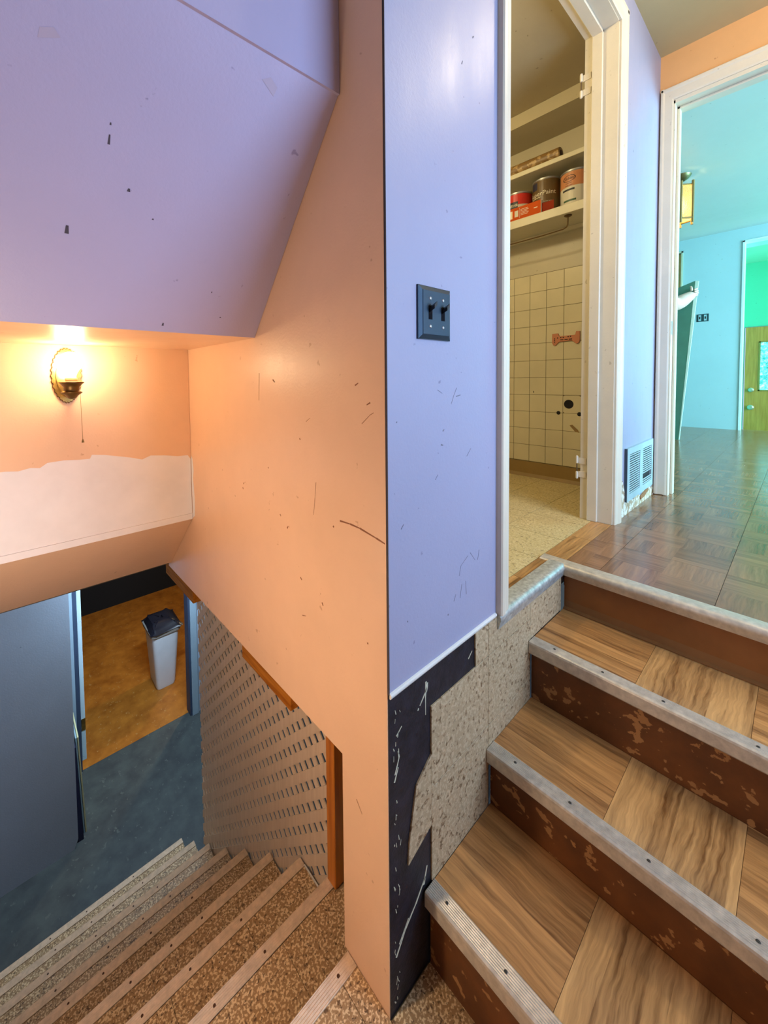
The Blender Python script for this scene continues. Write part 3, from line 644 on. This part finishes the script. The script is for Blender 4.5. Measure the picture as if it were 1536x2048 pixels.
olive = M('olive_label', srgb(98, 74, 34), .35); cop = M('copper_label', srgb(196, 128, 80), .4); orgm = M('orange_card', srgb(196, 80, 16), .75, spec=.2); navy = M('navy_print', srgb(38, 36, 60), .5)
t, x, y, R, z = can(2.458, 1.163, .076, .175, None, 'leftmost paint can, red and white label, on the closet shelf')
band(t, x, y, R, z+.10, z+.162, red); band(t, x, y, R, z+.008, z+.0995, lw); band(t, x, y, R+.0004, z+.072, z+.118, blk, -22, 20)
wrap(t, x, y, R+.0006, 'BEHR', .024, -1, z+.088, wp); wrap(t, x, y, R, 'PREMIUM PLUS', .0105, 12, z+.052, blk); wrap(t, x, y, R, 'interior paint', .008, 12, z+.038, blk)
t, x, y, R, z = can(2.478, 1.010, .076, .210, None, 'middle paint can, olive brown label, between the red and the copper cans')
band(t, x, y, R, z+.008, z+.197, olive); band(t, x, y, R+.0004, z+.150, z+.192, navy, -48, -18)
wrap(t, x, y, R, 'SuperPaint', .036, 0, z+.112, wp); wrap(t, x, y, R, 'B', .030, -22, z+.066, wp); band(t, x, y, R+.0003, z+.102, z+.105, wp, -50, 0); wrap(t, x, y, R, 'interior acrylic latex', .009, 15, z+.070, wp); wrap(t, x, y, R, '3.79 L', .014, 38, z+.030, wp)
t, x, y, R, z = can(2.462, .848, .076, .190, None, 'rightmost paint can, copper and cream label, beside the door jamb')
band(t, x, y, R, z+.10, z+.177, cop); band(t, x, y, R, z+.008, z+.0995, lw); band(t, x, y, R+.0004, z+.078, z+.088, blk, -36, 14); band(t, x, y, R+.0004, z+.02, z+.03, M('green_print', srgb(52, 84, 50), .5), -30, 20)
V, Fc = [], []
for i in range(28):
    a = 2*math.pi*i/28
    for s in (1, .88):
        q = math.radians(-8)+.034*s*math.cos(a)/R; V.append((x-(R+.001)*math.cos(q), y-(R+.001)*math.sin(q), z+.143+.017*s*math.sin(a)))
for i in range(28): j = (i+1) % 28; Fc.append((2*i, 2*j, 2*j+1, 2*i+1))
mesh('logo_oval', V, Fc, blk, t); wrap(t, x, y, R, 'Glidden', .021, -8, z+.137, blk); wrap(t, x, y, R, 'interior', .011, -8, z+.116, blk); wrap(t, x, y, R, 'latex paint', .009, -8, z+.104, blk)
cb = thing('cardboard_box', (2.372, 1.10, 2.2715), 'flat orange and white carton lying in front of the paint cans', 'box')
box('carton', 2.366, 2.386, .995, 1.26, 2.272, 2.345, orgm, cb, .001)
box('white_end', 2.3665, 2.3855, .9935, .9955, 2.2735, 2.3435, lw, cb)
box('flap', 2.3755, 2.3765, .93, .9935, 2.274, 2.325, M('orange_dark', srgb(140, 44, 10), .75, spec=.2), cb)
box('print_square', 2.3655, 2.366, 1.125, 1.147, 2.290, 2.326, lw, cb); box('print_square', 2.3655, 2.366, 1.16, 1.20, 2.285, 2.33, wp, cb); box('print_rule', 2.3655, 2.366, 1.1165, 1.118, 2.279, 2.338, wp, cb)
for k in range(5): box('print_line', 2.3655, 2.366, 1.07-.006*(k % 2), 1.112, 2.325-.008*k, 2.3275-.008*k, wp, cb)
box('print_line', 2.3655, 2.366, 1.015, 1.035, 2.308, 2.312, wp, cb)
rl = thing('paper_roll', (2.44, 1.3, 2.541), 'long tan flower-printed roll lying on the upper closet shelf', 'roll')
rp = [(.001, 0), (.030, 0), (.034, .004), (.034, .72), (.030, .724), (.001, .724)]
lathe('roll', [(r, .905+h) for r, h in rp], (2.405, 0, 2.5755), M_worn('printed_paper', srgb(142, 108, 56), srgb(110, 80, 36), srgb(176, 144, 92), .58), rl, axis=1, seg=22)
lathe('core', [(.001, .9035), (.016, .9035), (.018, .905)], (2.405, 0, 2.5755), M('dark_core', srgb(56, 38, 22), .8), rl, axis=1, seg=18)
sb = thing('sink_bracket', (XT, .94, 1.52), 'pinkish metal sink hanger bracket screwed to the ivory tiles', 'bracket')
sbm = M('pink_rust', srgb(190, 122, 86), .55, .2)
brp = [(1.016, 1.60), (1.016, 1.545), (1.008, 1.530), (.996, 1.528), (.986, 1.540), (.975, 1.550), (.905, 1.553), (.893, 1.542), (.880, 1.532), (.868, 1.535), (.862, 1.55), (.862, 1.604), (.882, 1.606), (.888, 1.585), (.975, 1.583), (.982, 1.602)]
prism('bracket_plate', brp, 0, XT-.008, XT-.0004, sbm, sb, .001)
for yy, zz in ((.966, 1.575), (.952, 1.575), (.925, 1.577), (.912, 1.578), (.984, 1.574)): lathe('bolt_hole', [(.0001, XT-.0086), (.0035, XT-.0085), (.0038, XT-.008)], (0, yy, zz), dark_gap, sb, axis=0, seg=10)
for y0 in (.960, .936, .912): box('slot', XT-.0086, XT-.008, y0-.009, y0+.009, 1.559, 1.564, dark_gap, sb)
for zz in (1.55, 1.56, 1.57): box('slot', XT-.0086, XT-.008, .998, 1.003, zz-.003, zz+.003, dark_gap, sb)
# closet floor
fc = struct(box('floor_closet', .70, XT+.006, YL+.075, 2.2, ZF-.06, ZF-.003, grout), 'beige marbled vinyl floor of the closet', 'floor')
for a in range(9):
    for b in range(7):
        x0, y0 = .75+T*a, YL+.075+T*b; x1, y1 = min(x0+T, XT), min(y0+T, 2.2)
        if x0 < XT-.02: box('tile', x0+.0012, x1-.0012, y0+.0012, y1-.0012, ZF-.003, ZF-.0004, beige_t, fc)
# ------------------------------------------------------------------ hall + far room
P = .28; pme = None
for a in range(19):
    for b in range(9):
        x0, y0 = SX[3]+.036+P*a, .43-P*(b-3); x1, y1 = x0+P, y0+P
        if x0 < 2.82 and y0 > .5: continue
        cx1 = min(x1, 6.62); cy1 = y1 if x0 >= 2.82-.001 else min(y1, YL)
        if cy1-y0 < P-.01 or cx1-x0 < P-.01: box('tile', x0+.0006, cx1-.0006, y0+.0006, cy1-.0006, ZF-.003, ZF, parq, fh)
        elif pme is None: pme = box('tile', x0+.0006, x1-.0006, y0+.0006, y1-.0006, ZF-.003, ZF, parq, fh).data
        else:
            o = put('tile', pme, ((x0+x1)/2, (y0+y1)/2, ZF-.003), fh); o.rotation_euler.z = random.choice((0, math.pi/2))
for x0, x1 in ((1.052, 1.25), (1.25, 1.45), (1.49, 1.74), (1.74, 1.989)): box('tile', x0+.0006, x1-.0006, YL+.038 if x1 < 1.46 else YL+.001, YL+.0745, ZF-.003, ZF, fing_x, fh)
struct(box('ceiling_hall', -.34, 2.70, -1.2, YL+.13, ZCEIL, ZCEIL+.06, tan_ceiling), 'tan hall ceiling above the doorways', 'ceiling')
DB0, DBZ = .466, 2.755
w2 = struct(boxes('wall_far', [(2.70, 2.82, DB0+.012, 2.5, ZF, 3.1), (2.70, 2.82, -.42, DB0+.012, DBZ, 3.1), (2.70, 2.82, -3.0, -.42, ZF, 3.1)], orange_p), 'orange painted wall above the doorway to the blue room', 'wall')
d3 = struct(boxes('door_3', [(2.695, 2.825, DB0, DB0+.02, ZF, DBZ), (2.695, 2.825, -.43, DB0+.02, DBZ-.015, DBZ+.005), (2.695, 2.825, -.44, -.42, ZF, DBZ)], cream), 'cream door frame between the hall and the blue room', 'door frame')
def cas(s): return [(0, 2.70), (0, 2.69), (.006, 2.687), (.035, 2.685), (.042, 2.680), (.050, 2.680), (.053, 2.684), (.053, 2.70)]
v, f = pr([(x, DB0+.006+a) for a, x in cas(1)], 2, ZF+.004, DBZ+.07); mesh('casing', v, f, cream, d3)
v, f = pr([(x, -.42-a) for a, x in cas(1)], 2, ZF+.004, DBZ+.07); mesh('casing', v, f, cream, d3)
v, f = pr([(x, DBZ+.004+a*1.25) for a, x in cas(1)], 1, -.48, DB0+.058); mesh('head_casing', v, f, cream, d3)
box('door_stop', 2.745, 2.785, DB0-.012, DB0, ZF, DBZ-.015, cream, d3, .002)
box('head_stop', 2.745, 2.785, -.42, DB0, DBZ-.028, DBZ-.015, cream, d3, .002)
box('strike_plate', 2.71, 2.738, DB0-.0015, DB0, 1.555, 1.625, steel, d3)
v, f = pr([(x, DB0+.006+a) for a, x in [(0, 2.82), (0, 2.832), (.05, 2.838), (.06, 2.82)]], 2, ZF, DBZ+.07); mesh('back_casing', v, f, cream, d3)
# vent
vg = thing('vent_grille', (2.4, YL, .76), 'pale blue-grey floor register grille low on the hall wall', 'vent')
vm = M('register_paint', srgb(170, 192, 196), .4, .1); V0, V1, VZ0, VZ1 = 2.165, 2.632, .757, 1.004
boxes('frame', [(V0, V0+.035, YL-.012, YL, VZ0+.032, VZ1-.03), (V1-.03, V1, YL-.012, YL, VZ0+.032, VZ1-.03), (2.377, 2.432, YL-.012, YL, VZ0+.032, VZ1-.03), (V0, V1, YL-.012, YL, VZ0, VZ0+.0319), (V0, V1, YL-.012, YL, VZ1-.0299, VZ1)], vm, vg)
box('dark_infill', V0+.02, V1-.02, YL-.003, YL-.0005, VZ0+.02, VZ1-.02, dark_gap, vg)
for c0, c1 in ((V0+.0352, 2.3768), (2.4322, V1-.0302)):
    for k in range(17):
        if c0 > 2.4 and k in (3, 4): continue
        z = VZ0+.034+k*.0108
        box('louver', c0, c1, YL-.0105, YL-.0085, z, z+.0058, vm, vg)
box('edge_return', V0-.003, V0, YL-.011, YL, VZ0, VZ1, M('register_edge', srgb(60, 70, 76), .5), vg)
pl = [(2.09, ZF), (2.69, ZF), (2.69, .745), (2.64, .735), (2.60, .752), (2.56, .738), (2.50, .75), (2.44, .736), (2.38, .75), (2.30, .742), (2.25, .755), (2.20, .748), (2.165, .80), (2.13, .86), (2.09, .845)]
bb = prism('baseboard_hall', pl, 1, YL-.003, YL-.0005, M_worn('broken_plaster', srgb(206, 182, 146), srgb(150, 116, 80), srgb(232, 228, 214), .56)); struct(bb, 'broken plaster strip below the vent where the baseboard is missing', 'baseboard')
prism('exposed_wood', [(2.42, .735), (2.47, .742), (2.58, .752), (2.58, .735), (2.50, .718), (2.43, .715)], 1, YL-.006, YL-.003, M('lath_brown', srgb(150, 96, 48), .7), bb)
# far room shell
FX = 6.5
struct(boxes('wall_room_far', [(FX, FX+.12, .485, 1.03, ZF, 3.1), (FX, FX+.12, 1.85, 2.5, ZF, 3.1), (FX, FX+.12, 1.03, 1.85, 2.86, 3.1), (FX, FX+.12, -.75, .485, 2.855, 3.1), (FX, FX+.12, -3.0, -.75, ZF, 3.1)], aqua_p), 'pale aqua far wall of the bright room', 'wall')
struct(boxes('wall_room_sides', [(2.82, FX+.12, 2.5, 2.6, ZF, 3.1)], aqua_p), 'aqua side wall of the bright room', 'wall')
struct(boxes('wall_room_window', [(2.70, 3.2, -3.1, -3.0, ZF, 3.1), (6.0, 8.6, -3.1, -3.0, -.2, 3.1), (3.2, 6.0, -3.1, -3.0, ZF, .9), (3.2, 6.0, -3.1, -3.0, 2.9, 3.1)], aqua_p), 'aqua wall holding the large window of the bright room', 'wall')
struct(box('ceiling_room', 2.70, FX+.12, -3.0, 2.5, ZCEIL, ZCEIL+.06, M_paint('aqua_ceiling_paint', srgb(196, 214, 208), dirt=.03)), 'pale aqua ceiling of the bright room', 'ceiling')
struct(boxes('trim_3', [(FX-.012, FX+.13, .478, .495, ZF, 2.86), (FX-.012, FX+.13, -.75, .495, 2.845, 2.862)], M('white_aqua_trim', srgb(214, 236, 238), .4)), 'pale trim around the opening to the entry', 'trim')
struct(boxes('trim_4', [(FX-.012, FX, 1.018, 1.034, ZF, 2.875), (FX-.012, FX, 1.83, 1.87, ZF, 2.89), (FX-.012, FX, 1.018, 1.87, 2.858, 2.875)], M('cream_aqua_trim', srgb(196, 206, 176), .4)), 'pale casing of the tan doorway behind the drywall sheet', 'trim')
d5 = struct(box('door_5', FX+.04, FX+.08, 1.031, 1.849, ZF+.005, 2.857, M('tan_flat_door', srgb(226, 178, 112), .5)), 'tan flat door in the far aqua wall behind the drywall sheet', 'door')
box('panel', FX+.036, FX+.04, 1.06, 1.82, ZF+.1, 2.70, M('tan_door_panel', srgb(232, 190, 124), .5), d5)
# entry below floor level
struct(boxes('wall_entry', [(7.56, 7.66, -3.0, .94, 1.965, 2.85), (7.56, 7.66, .54, .94, -.2, 1.965), (7.56, 7.66, -3.0, -.40, -.2, 1.965)], green_p), 'green wall around the entry door', 'wall')
struct(boxes('wall_entry_side', [(6.63, 7.56, .60, .66, -.2, 2.85), (6.62, 6.63, -1.5, .60, -.2, ZF-.003)], M('entry_aqua', srgb(110, 215, 205), .5)), 'aqua-green side wall of the entry', 'wall')
struct(box('ceiling_entry', FX+.12, 7.66, -3.0, .66, 2.80, 2.85, M_paint('entry_ceiling', srgb(140, 215, 185), dirt=.03)), 'light green ceiling over the entry', 'ceiling')
struct(box('floor_entry', 6.62, 7.7, -3.0, .66, -.16, -.10, M('entry_floor', srgb(120, 110, 90), .4)), 'entry floor four steps below the hall', 'floor')
d4 = struct(box('door_4', 7.53, 7.575, -.38, .525, -.095, 1.955, M_wood('olive_door', srgb(178, 124, 52), srgb(204, 150, 72), 2, .35), bev=.003), 'olive-gold entry door with a patterned glass light', 'door')
boxes('glass_frame', [(7.522, 7.53, .385, .40, 1.12, 1.765), (7.522, 7.53, -.26, -.245, 1.12, 1.765), (7.522, 7.53, -.26, .40, 1.12, 1.135), (7.522, 7.53, -.26, .40, 1.75, 1.765)], M('green_gold', srgb(140, 128, 64), .4), d4)
m, nt, b = nodes_of('glowing_patterned_glass'); nb = NB(nt); geo = nb.n('ShaderNodeNewGeometry').outputs['Position']
vz = nb.n('ShaderNodeTexVoronoi'); vz.inputs['Scale'].default_value = 34; nt.links.new(geo, vz.inputs['Vector'])
cc = nb.ramp(nb.noise(geo, 26, 4, .7), [(.32, (.03, .22, .20)), (.48, (.10, .55, .60)), (.60, (.45, .95, 1)), (.72, (.9, 1, 1))])
nb.put(b.inputs['Base Color'], cc); nb.put(b.inputs['Emission Color'], cc); b.inputs['Emission Strength'].default_value = .75; b.inputs['Roughness'].default_value = .15  # pane emits its own colour in place of daylight behind it
box('pane', 7.524, 7.529, -.245, .385, 1.135, 1.75, m, d4)
for zz, rr in ((1.133, .026), (.902, .030)):
    k_ = lathe('knob', [(rr*1.1, 7.5295), (rr*1.1, 7.526), (rr*.5, 7.522), (rr*.45, 7.505), (rr, 7.498), (rr*1.02, 7.484), (rr*.7, 7.474), (.0005, 7.472)], (0, .462, zz), M('pewter', srgb(190, 196, 176), .3, .6), d4, axis=0, seg=20)
# outlet box
ob = thing('outlet_box', (FX, .82, 1.98), 'open double electrical box without a cover plate on the aqua wall', 'outlet')
boxes('box_shell', [(FX-.003, FX-.0003, .770, .880, 1.985, 2.075)], M('teal_dark', srgb(16, 60, 66), .6), ob)
for yy in (.850, .800): box('device', FX-.008, FX-.003, yy-.012, yy+.012, 1.995, 2.065, M('device_grey', srgb(150, 190, 196), .5), ob); box('device_slot', FX-.009, FX-.008, yy-.006, yy+.006, 2.015, 2.045, dark_gap, ob)
# hanging lantern
ln = thing('ceiling_light', (4.4, .70, 3.0), 'brass lantern with glowing amber glass panels hanging in the blue room', 'lamp')
LX, LY = 4.40, .712
lathe('canopy', [(.001, 2.955), (.02, 2.958), (.045, 2.975), (.062, 2.995), (.066, 3.005)], (LX, LY, 0), M('aged_brass_dull', srgb(120, 112, 72), .35, .7), ln, seg=28)
tube('stem', [(LX, LY, 2.96), (LX, LY, 2.915)], .006, brass, ln); lathe('finial', [(.004, 2.915), (.014, 2.922), (.014, 2.93), (.004, 2.937)], (LX, LY, 0), brass, ln, seg=14)
amber = M_glass('amber_glass', (1, .72, .22), .35, .6); hexr = .086; wood_l = M('lantern_wood', srgb(146, 116, 60), .45)
hexp = [(LX+hexr*math.cos(math.radians(60*i+10)), LY+hexr*math.sin(math.radians(60*i+10))) for i in range(6)]
prism('top_plate', [(LX+(x-LX)*.98, LY+(y-LY)*.98) for x, y in hexp], 2, 2.900, 2.912, wood_l, ln); 
for i in range(6):
    a, b2 = Vector(hexp[i]), Vector(hexp[(i+1) % 6]); d = (b2-a).normalized(); n2 = Vector((d.y, -d.x))
    q = [a+d*.008, b2-d*.008]; mesh('glass_panel', [(p.x+n2.x*s, p.y+n2.y*s, z) for z in (2.645, 2.895) for p in q for s in (0, .003)], [(0, 1, 3, 2), (4, 6, 7, 5), (0, 4, 5, 1), (2, 3, 7, 6), (0, 2, 6, 4), (1, 5, 7, 3)], amber, ln)
    tube('post', [(a.x, a.y, 2.60), (a.x, a.y, 2.935)], .0095, wood_l, ln, 6)
    tube('bottom_rail', [(a.x, a.y, 2.635), (b2.x, b2.y, 2.635)], .008, wood_l, ln, 6)
lathe('bulb', [(.001, 2.70), (.02, 2.71), (.03, 2.74), (.024, 2.775), (.012, 2.80), (.012, 2.82)], (LX, LY, 0), M_emit('lantern_glow', (1, .72, .35), 150), ln, seg=16)
tube('socket', [(LX, LY, 2.82), (LX, LY, 2.90)], .013, brass, ln)
# drywall sheet held by a person
sheet = thing('drywall_sheet', (5.1, .84, ZF), 'green drywall sheet with white edges held upright in the blue room', 'drywall')
def sheet_pt(a, h):   # a: from right edge towards left, h: height
    t = math.radians(3.6); return (.803+a*math.cos(t)-h*math.sin(t), ZF+.004+a*math.sin(t)*-.0+h*math.cos(t))
shp = [sheet_pt(0, 0), sheet_pt(.42, .0), (.80+.42-.08, 2.085), (.703, 2.243)]
prism('face', shp, 0, 5.10, 5.1035, M('green_paper', srgb(78, 134, 118), .75), sheet)
prism('core', shp, 0, 5.1035, 5.118, M('gypsum', srgb(214, 240, 232), .8), sheet)
shp2 = [(shp[0][0]-.004, shp[0][1]), (shp[0][0]+.002, shp[0][1]), (shp[3][0]+.002, shp[3][1]), (shp[3][0]-.022, shp[3][1]-.008)]
prism('edge_tape', shp2, 0, 5.099, 5.119, MATS['gypsum'], sheet)

def skin(name, pts, edges, mat, parent=None, sub=2):
    me = bpy.data.meshes.new(name); me.from_pydata([p[:3] for p in pts], edges, [])
    o = bpy.data.objects.new(name, me); COL.objects.link(o)
    o.modifiers.new('s', 'SKIN'); sm_ = o.modifiers.new('u', 'SUBSURF'); sm_.levels = sub; sm_.render_levels = sub
    for i, p in enumerate(pts):
        sv = me.skin_vertices[0].data[i]; rr = p[3]; sv.radius = rr if isinstance(rr, tuple) else (rr, rr); sv.use_root = (i == 0)
    dg = bpy.context.evaluated_depsgraph_get(); ev = bpy.data.meshes.new_from_object(o.evaluated_get(dg))
    vv = [tuple(v.co) for v in ev.vertices]; ff = [tuple(p.vertices) for p in ev.polygons]
    bpy.data.objects.remove(o); bpy.data.meshes.remove(me); bpy.data.meshes.remove(ev)
    return mesh(name, vv, ff, mat, parent, True)
pe = thing('person', (4.78, 1.17, ZF), 'person in a dark short-sleeved shirt gripping the edge of the green sheet', 'person')
sk = M('skin_tone', srgb(226, 190, 176), .5, var=.04); px, py, z0 = 4.78, 1.17, ZF
body = [(px, py, z0+.92, (.13, .10)), (px, py, z0+1.08, (.125, .09)), (px+.01, py, z0+1.28, (.155, .10)), (px+.01, py, z0+1.42, (.10, .075)), (px+.02, py, z0+1.50, .052), (px+.03, py, z0+1.56, .055), (px+.045, py-.0, z0+1.64, (.082, .095)), (px+.04, py, z0+1.72, (.070, .08)),
        (px+.02, py-.17, z0+1.415, .062), (px+.085, py-.29, z0+1.395, .066), (px+.15, py-.338, z0+1.305, .074), (px+.205, py-.38, z0+1.350, .070), (px+.258, py-.435, z0+1.400, .046), (px+.276, py-.458, z0+1.427, (.052, .034)),
        (px+.02, py+.17, z0+1.405, .055), (px+.05, py+.25, z0+1.15, .042), (px+.16, py+.10, z0+1.02, .036), (px+.26, py+.02, z0+1.05, .028),
        (px, py-.09, z0+.86, .088), (px+.01, py-.11, z0+.48, .062), (px-.01, py-.11, z0+.10, .042), (px+.10, py-.115, z0+.035, (.045, .033)),
        (px, py+.09, z0+.86, .088), (px+.01, py+.11, z0+.48, .062), (px-.01, py+.11, z0+.10, .042), (px+.10, py+.115, z0+.035, (.045, .033))]
be = [(0, 1), (1, 2), (2, 3), (3, 4), (4, 5), (5, 6), (6, 7), (3, 8), (8, 9), (9, 10), (10, 11), (11, 12), (12, 13), (3, 14), (14, 15), (15, 16), (16, 17), (0, 18), (18, 19), (19, 20), (20, 21), (0, 22), (22, 23), (23, 24), (24, 25)]
bo = skin('body', body, be, sk, pe)
hx_, hy_, hz_ = px+.280, py-.458, z0+1.427
for k in range(4):
    o_ = -.030+.019*k; L = (.9, 1.05, 1, .82)[k]
    skin('finger', [(hx_+.0, hy_-.004, hz_+o_+.004, .010), (hx_+.022*L, hy_-.026*L, hz_+o_+.012, .0092), (hx_+.052*L, hy_-.026*L, hz_+o_+.014, .0085), (hx_+.072*L, hy_-.004*L, hz_+o_+.012, .0075)], [(0, 1), (1, 2), (2, 3)], sk, pe, 1)
skin('thumb', [(hx_-.012, hy_+.012, hz_+.018, .011), (hx_-.004, hy_+.012, hz_+.048, .010), (hx_+.010, hy_+.022, hz_+.072, .0085)], [(0, 1), (1, 2)], sk, pe, 1)
sh_m = M('dark_shirt', srgb(46, 54, 62), .8); tr_m = M('dark_trousers', srgb(44, 48, 62), .8); shoe_m = M('brown_shoe', srgb(62, 48, 38), .6)
skin('shirt', [(px, py, z0+.90, (.15, .118)), (px, py, z0+1.08, (.14, .105)), (px+.01, py, z0+1.28, (.17, .115)), (px+.01, py, z0+1.43, (.10, .085)), (px+.02, py-.17, z0+1.415, .082), (px+.07, py-.265, z0+1.402, .084), (px+.092, py-.298, z0+1.388, .084), (px+.02, py+.17, z0+1.405, .068), (px+.04, py+.22, z0+1.25, .056)],
     [(0, 1), (1, 2), (2, 3), (3, 4), (4, 5), (5, 6), (3, 7), (7, 8)], sh_m, pe)
skin('trousers', [(px, py, z0+.92, (.145, .115)), (px, py-.09, z0+.84, .102), (px+.01, py-.11, z0+.48, .078), (px-.01, py-.11, z0+.07, .062), (px, py+.09, z0+.84, .102), (px+.01, py+.11, z0+.48, .078), (px-.01, py+.11, z0+.07, .062)], [(0, 1), (1, 2), (2, 3), (0, 4), (4, 5), (5, 6)], tr_m, pe)
for s in (-1, 1): skin('shoe', [(px-.03, py+s*.112, z0+.045, (.045, .045)), (px+.06, py+s*.114, z0+.04, (.05, .038)), (px+.15, py+s*.116, z0+.032, (.045, .03))], [(0, 1), (1, 2)], shoe_m, pe, 1)
skin('hair', [(px+.03, py, z0+1.665, (.088, .098)), (px+.03, py, z0+1.745, (.074, .082))], [(0, 1)], M('brown_hair', srgb(60, 42, 30), .7), pe, 2)
hd = px+.045
for s in (-1, 1):
    lathe('eye', [(.0005, hd+.0985), (.008, hd+.096), (.010, hd+.088)], (0, py+s*.030, z0+1.655), M('eye_white', srgb(230, 230, 226), .3), pe, axis=0, seg=10)
    skin('ear', [(px+.035, py+s*.098, z0+1.62, (.008, .016)), (px+.033, py+s*.101, z0+1.655, (.009, .018))], [(0, 1)], sk, pe, 1)
skin('nose', [(hd+.085, py, z0+1.66, .010), (hd+.103, py, z0+1.625, .014)], [(0, 1)], sk, pe, 1)
box('mouth', hd+.075, hd+.090, py-.022, py+.022, z0+1.588, z0+1.594, M('lips', srgb(180, 110, 100), .5), pe, .002)

# ------------------------------------------------------------------ closing walls out of view, hall lamp
struct(boxes('wall_back', [(-.34, .72, -1.26, -1.2, -.1, 3.1), (1.98, 2.70, -1.26, -1.2, -.1, 3.1), (.72, 1.98, -1.26, -1.2, -.1, .98), (.72, 1.98, -1.26, -1.2, 2.32, 3.1)], peach), 'peach wall with the stair window opposite the lilac wall', 'wall')
wi = struct(boxes('window_1', [(.72, .77, -1.25, -1.2, .98, 2.32), (1.93, 1.98, -1.25, -1.2, .98, 2.32), (.72, 1.98, -1.25, -1.2, .98, 1.03), (.72, 1.98, -1.25, -1.2, 2.27, 2.32)], cream), 'cream window frame of the stair window', 'window')
wi2 = struct(boxes('window_2', [(3.2, 3.26, -3.09, -3.02, .9, 2.9), (5.94, 6.0, -3.09, -3.02, .9, 2.9), (3.2, 6.0, -3.09, -3.02, .9, .96), (3.2, 6.0, -3.09, -3.02, 2.84, 2.9)], M('white_aqua_trim', srgb(214, 236, 238), .4)), 'white window frame of the bright room', 'window')
hl = thing('hall_lamp', (1.78, -.15, 2.93), 'small round ceiling lamp holder over the hall stairs', 'lamp')
lathe('canopy', [(.001, 2.955), (.03, 2.957), (.06, 2.98), (.065, 3.005)], (1.78, -.15, 0), cream, hl, seg=24)

cl = thing('closet_fill_lamp', (1.25, 1.35, 2.70), 'bulb holder added out of view on the closet ceiling', 'lamp')
lathe('holder', [(.001, 2.70), (.02, 2.705), (.035, 2.75), (.05, 2.845), (.055, 2.86)], (1.25, 1.35, 0), cream, cl, seg=20)
tl = thing('basement_tube', (.95, 2.80, .44), 'small tube fixture on the basement ceiling', 'lamp')
box('housing', .63, 1.27, 2.75, 2.85, .445, .459, cream, tl)
bl = thing('store_fill_lamp', (2.2, 4.6, .36), 'bulb holder added out of view on the basement ceiling', 'lamp')
lathe('holder', [(.001, .35), (.02, .355), (.035, .40), (.05, .455), (.055, .48)], (2.2, 4.6, 0), cream, bl, seg=20)

ss = thing('wall_sconce', (-.29, .80, .62), 'brass sconce added out of view on the mauve stair wall for warm fill', 'lamp')  # unseen body added for the warm fill light
lathe('backplate', [(.04, -.2995), (.04, -.294), (.02, -.288), (.001, -.287)], (0, .80, .65), gold, ss, axis=0, seg=24)
tube('arm', [(-.29, .80, .65), (-.24, .80, .63), (-.20, .80, .65)], .006, brass, ss)
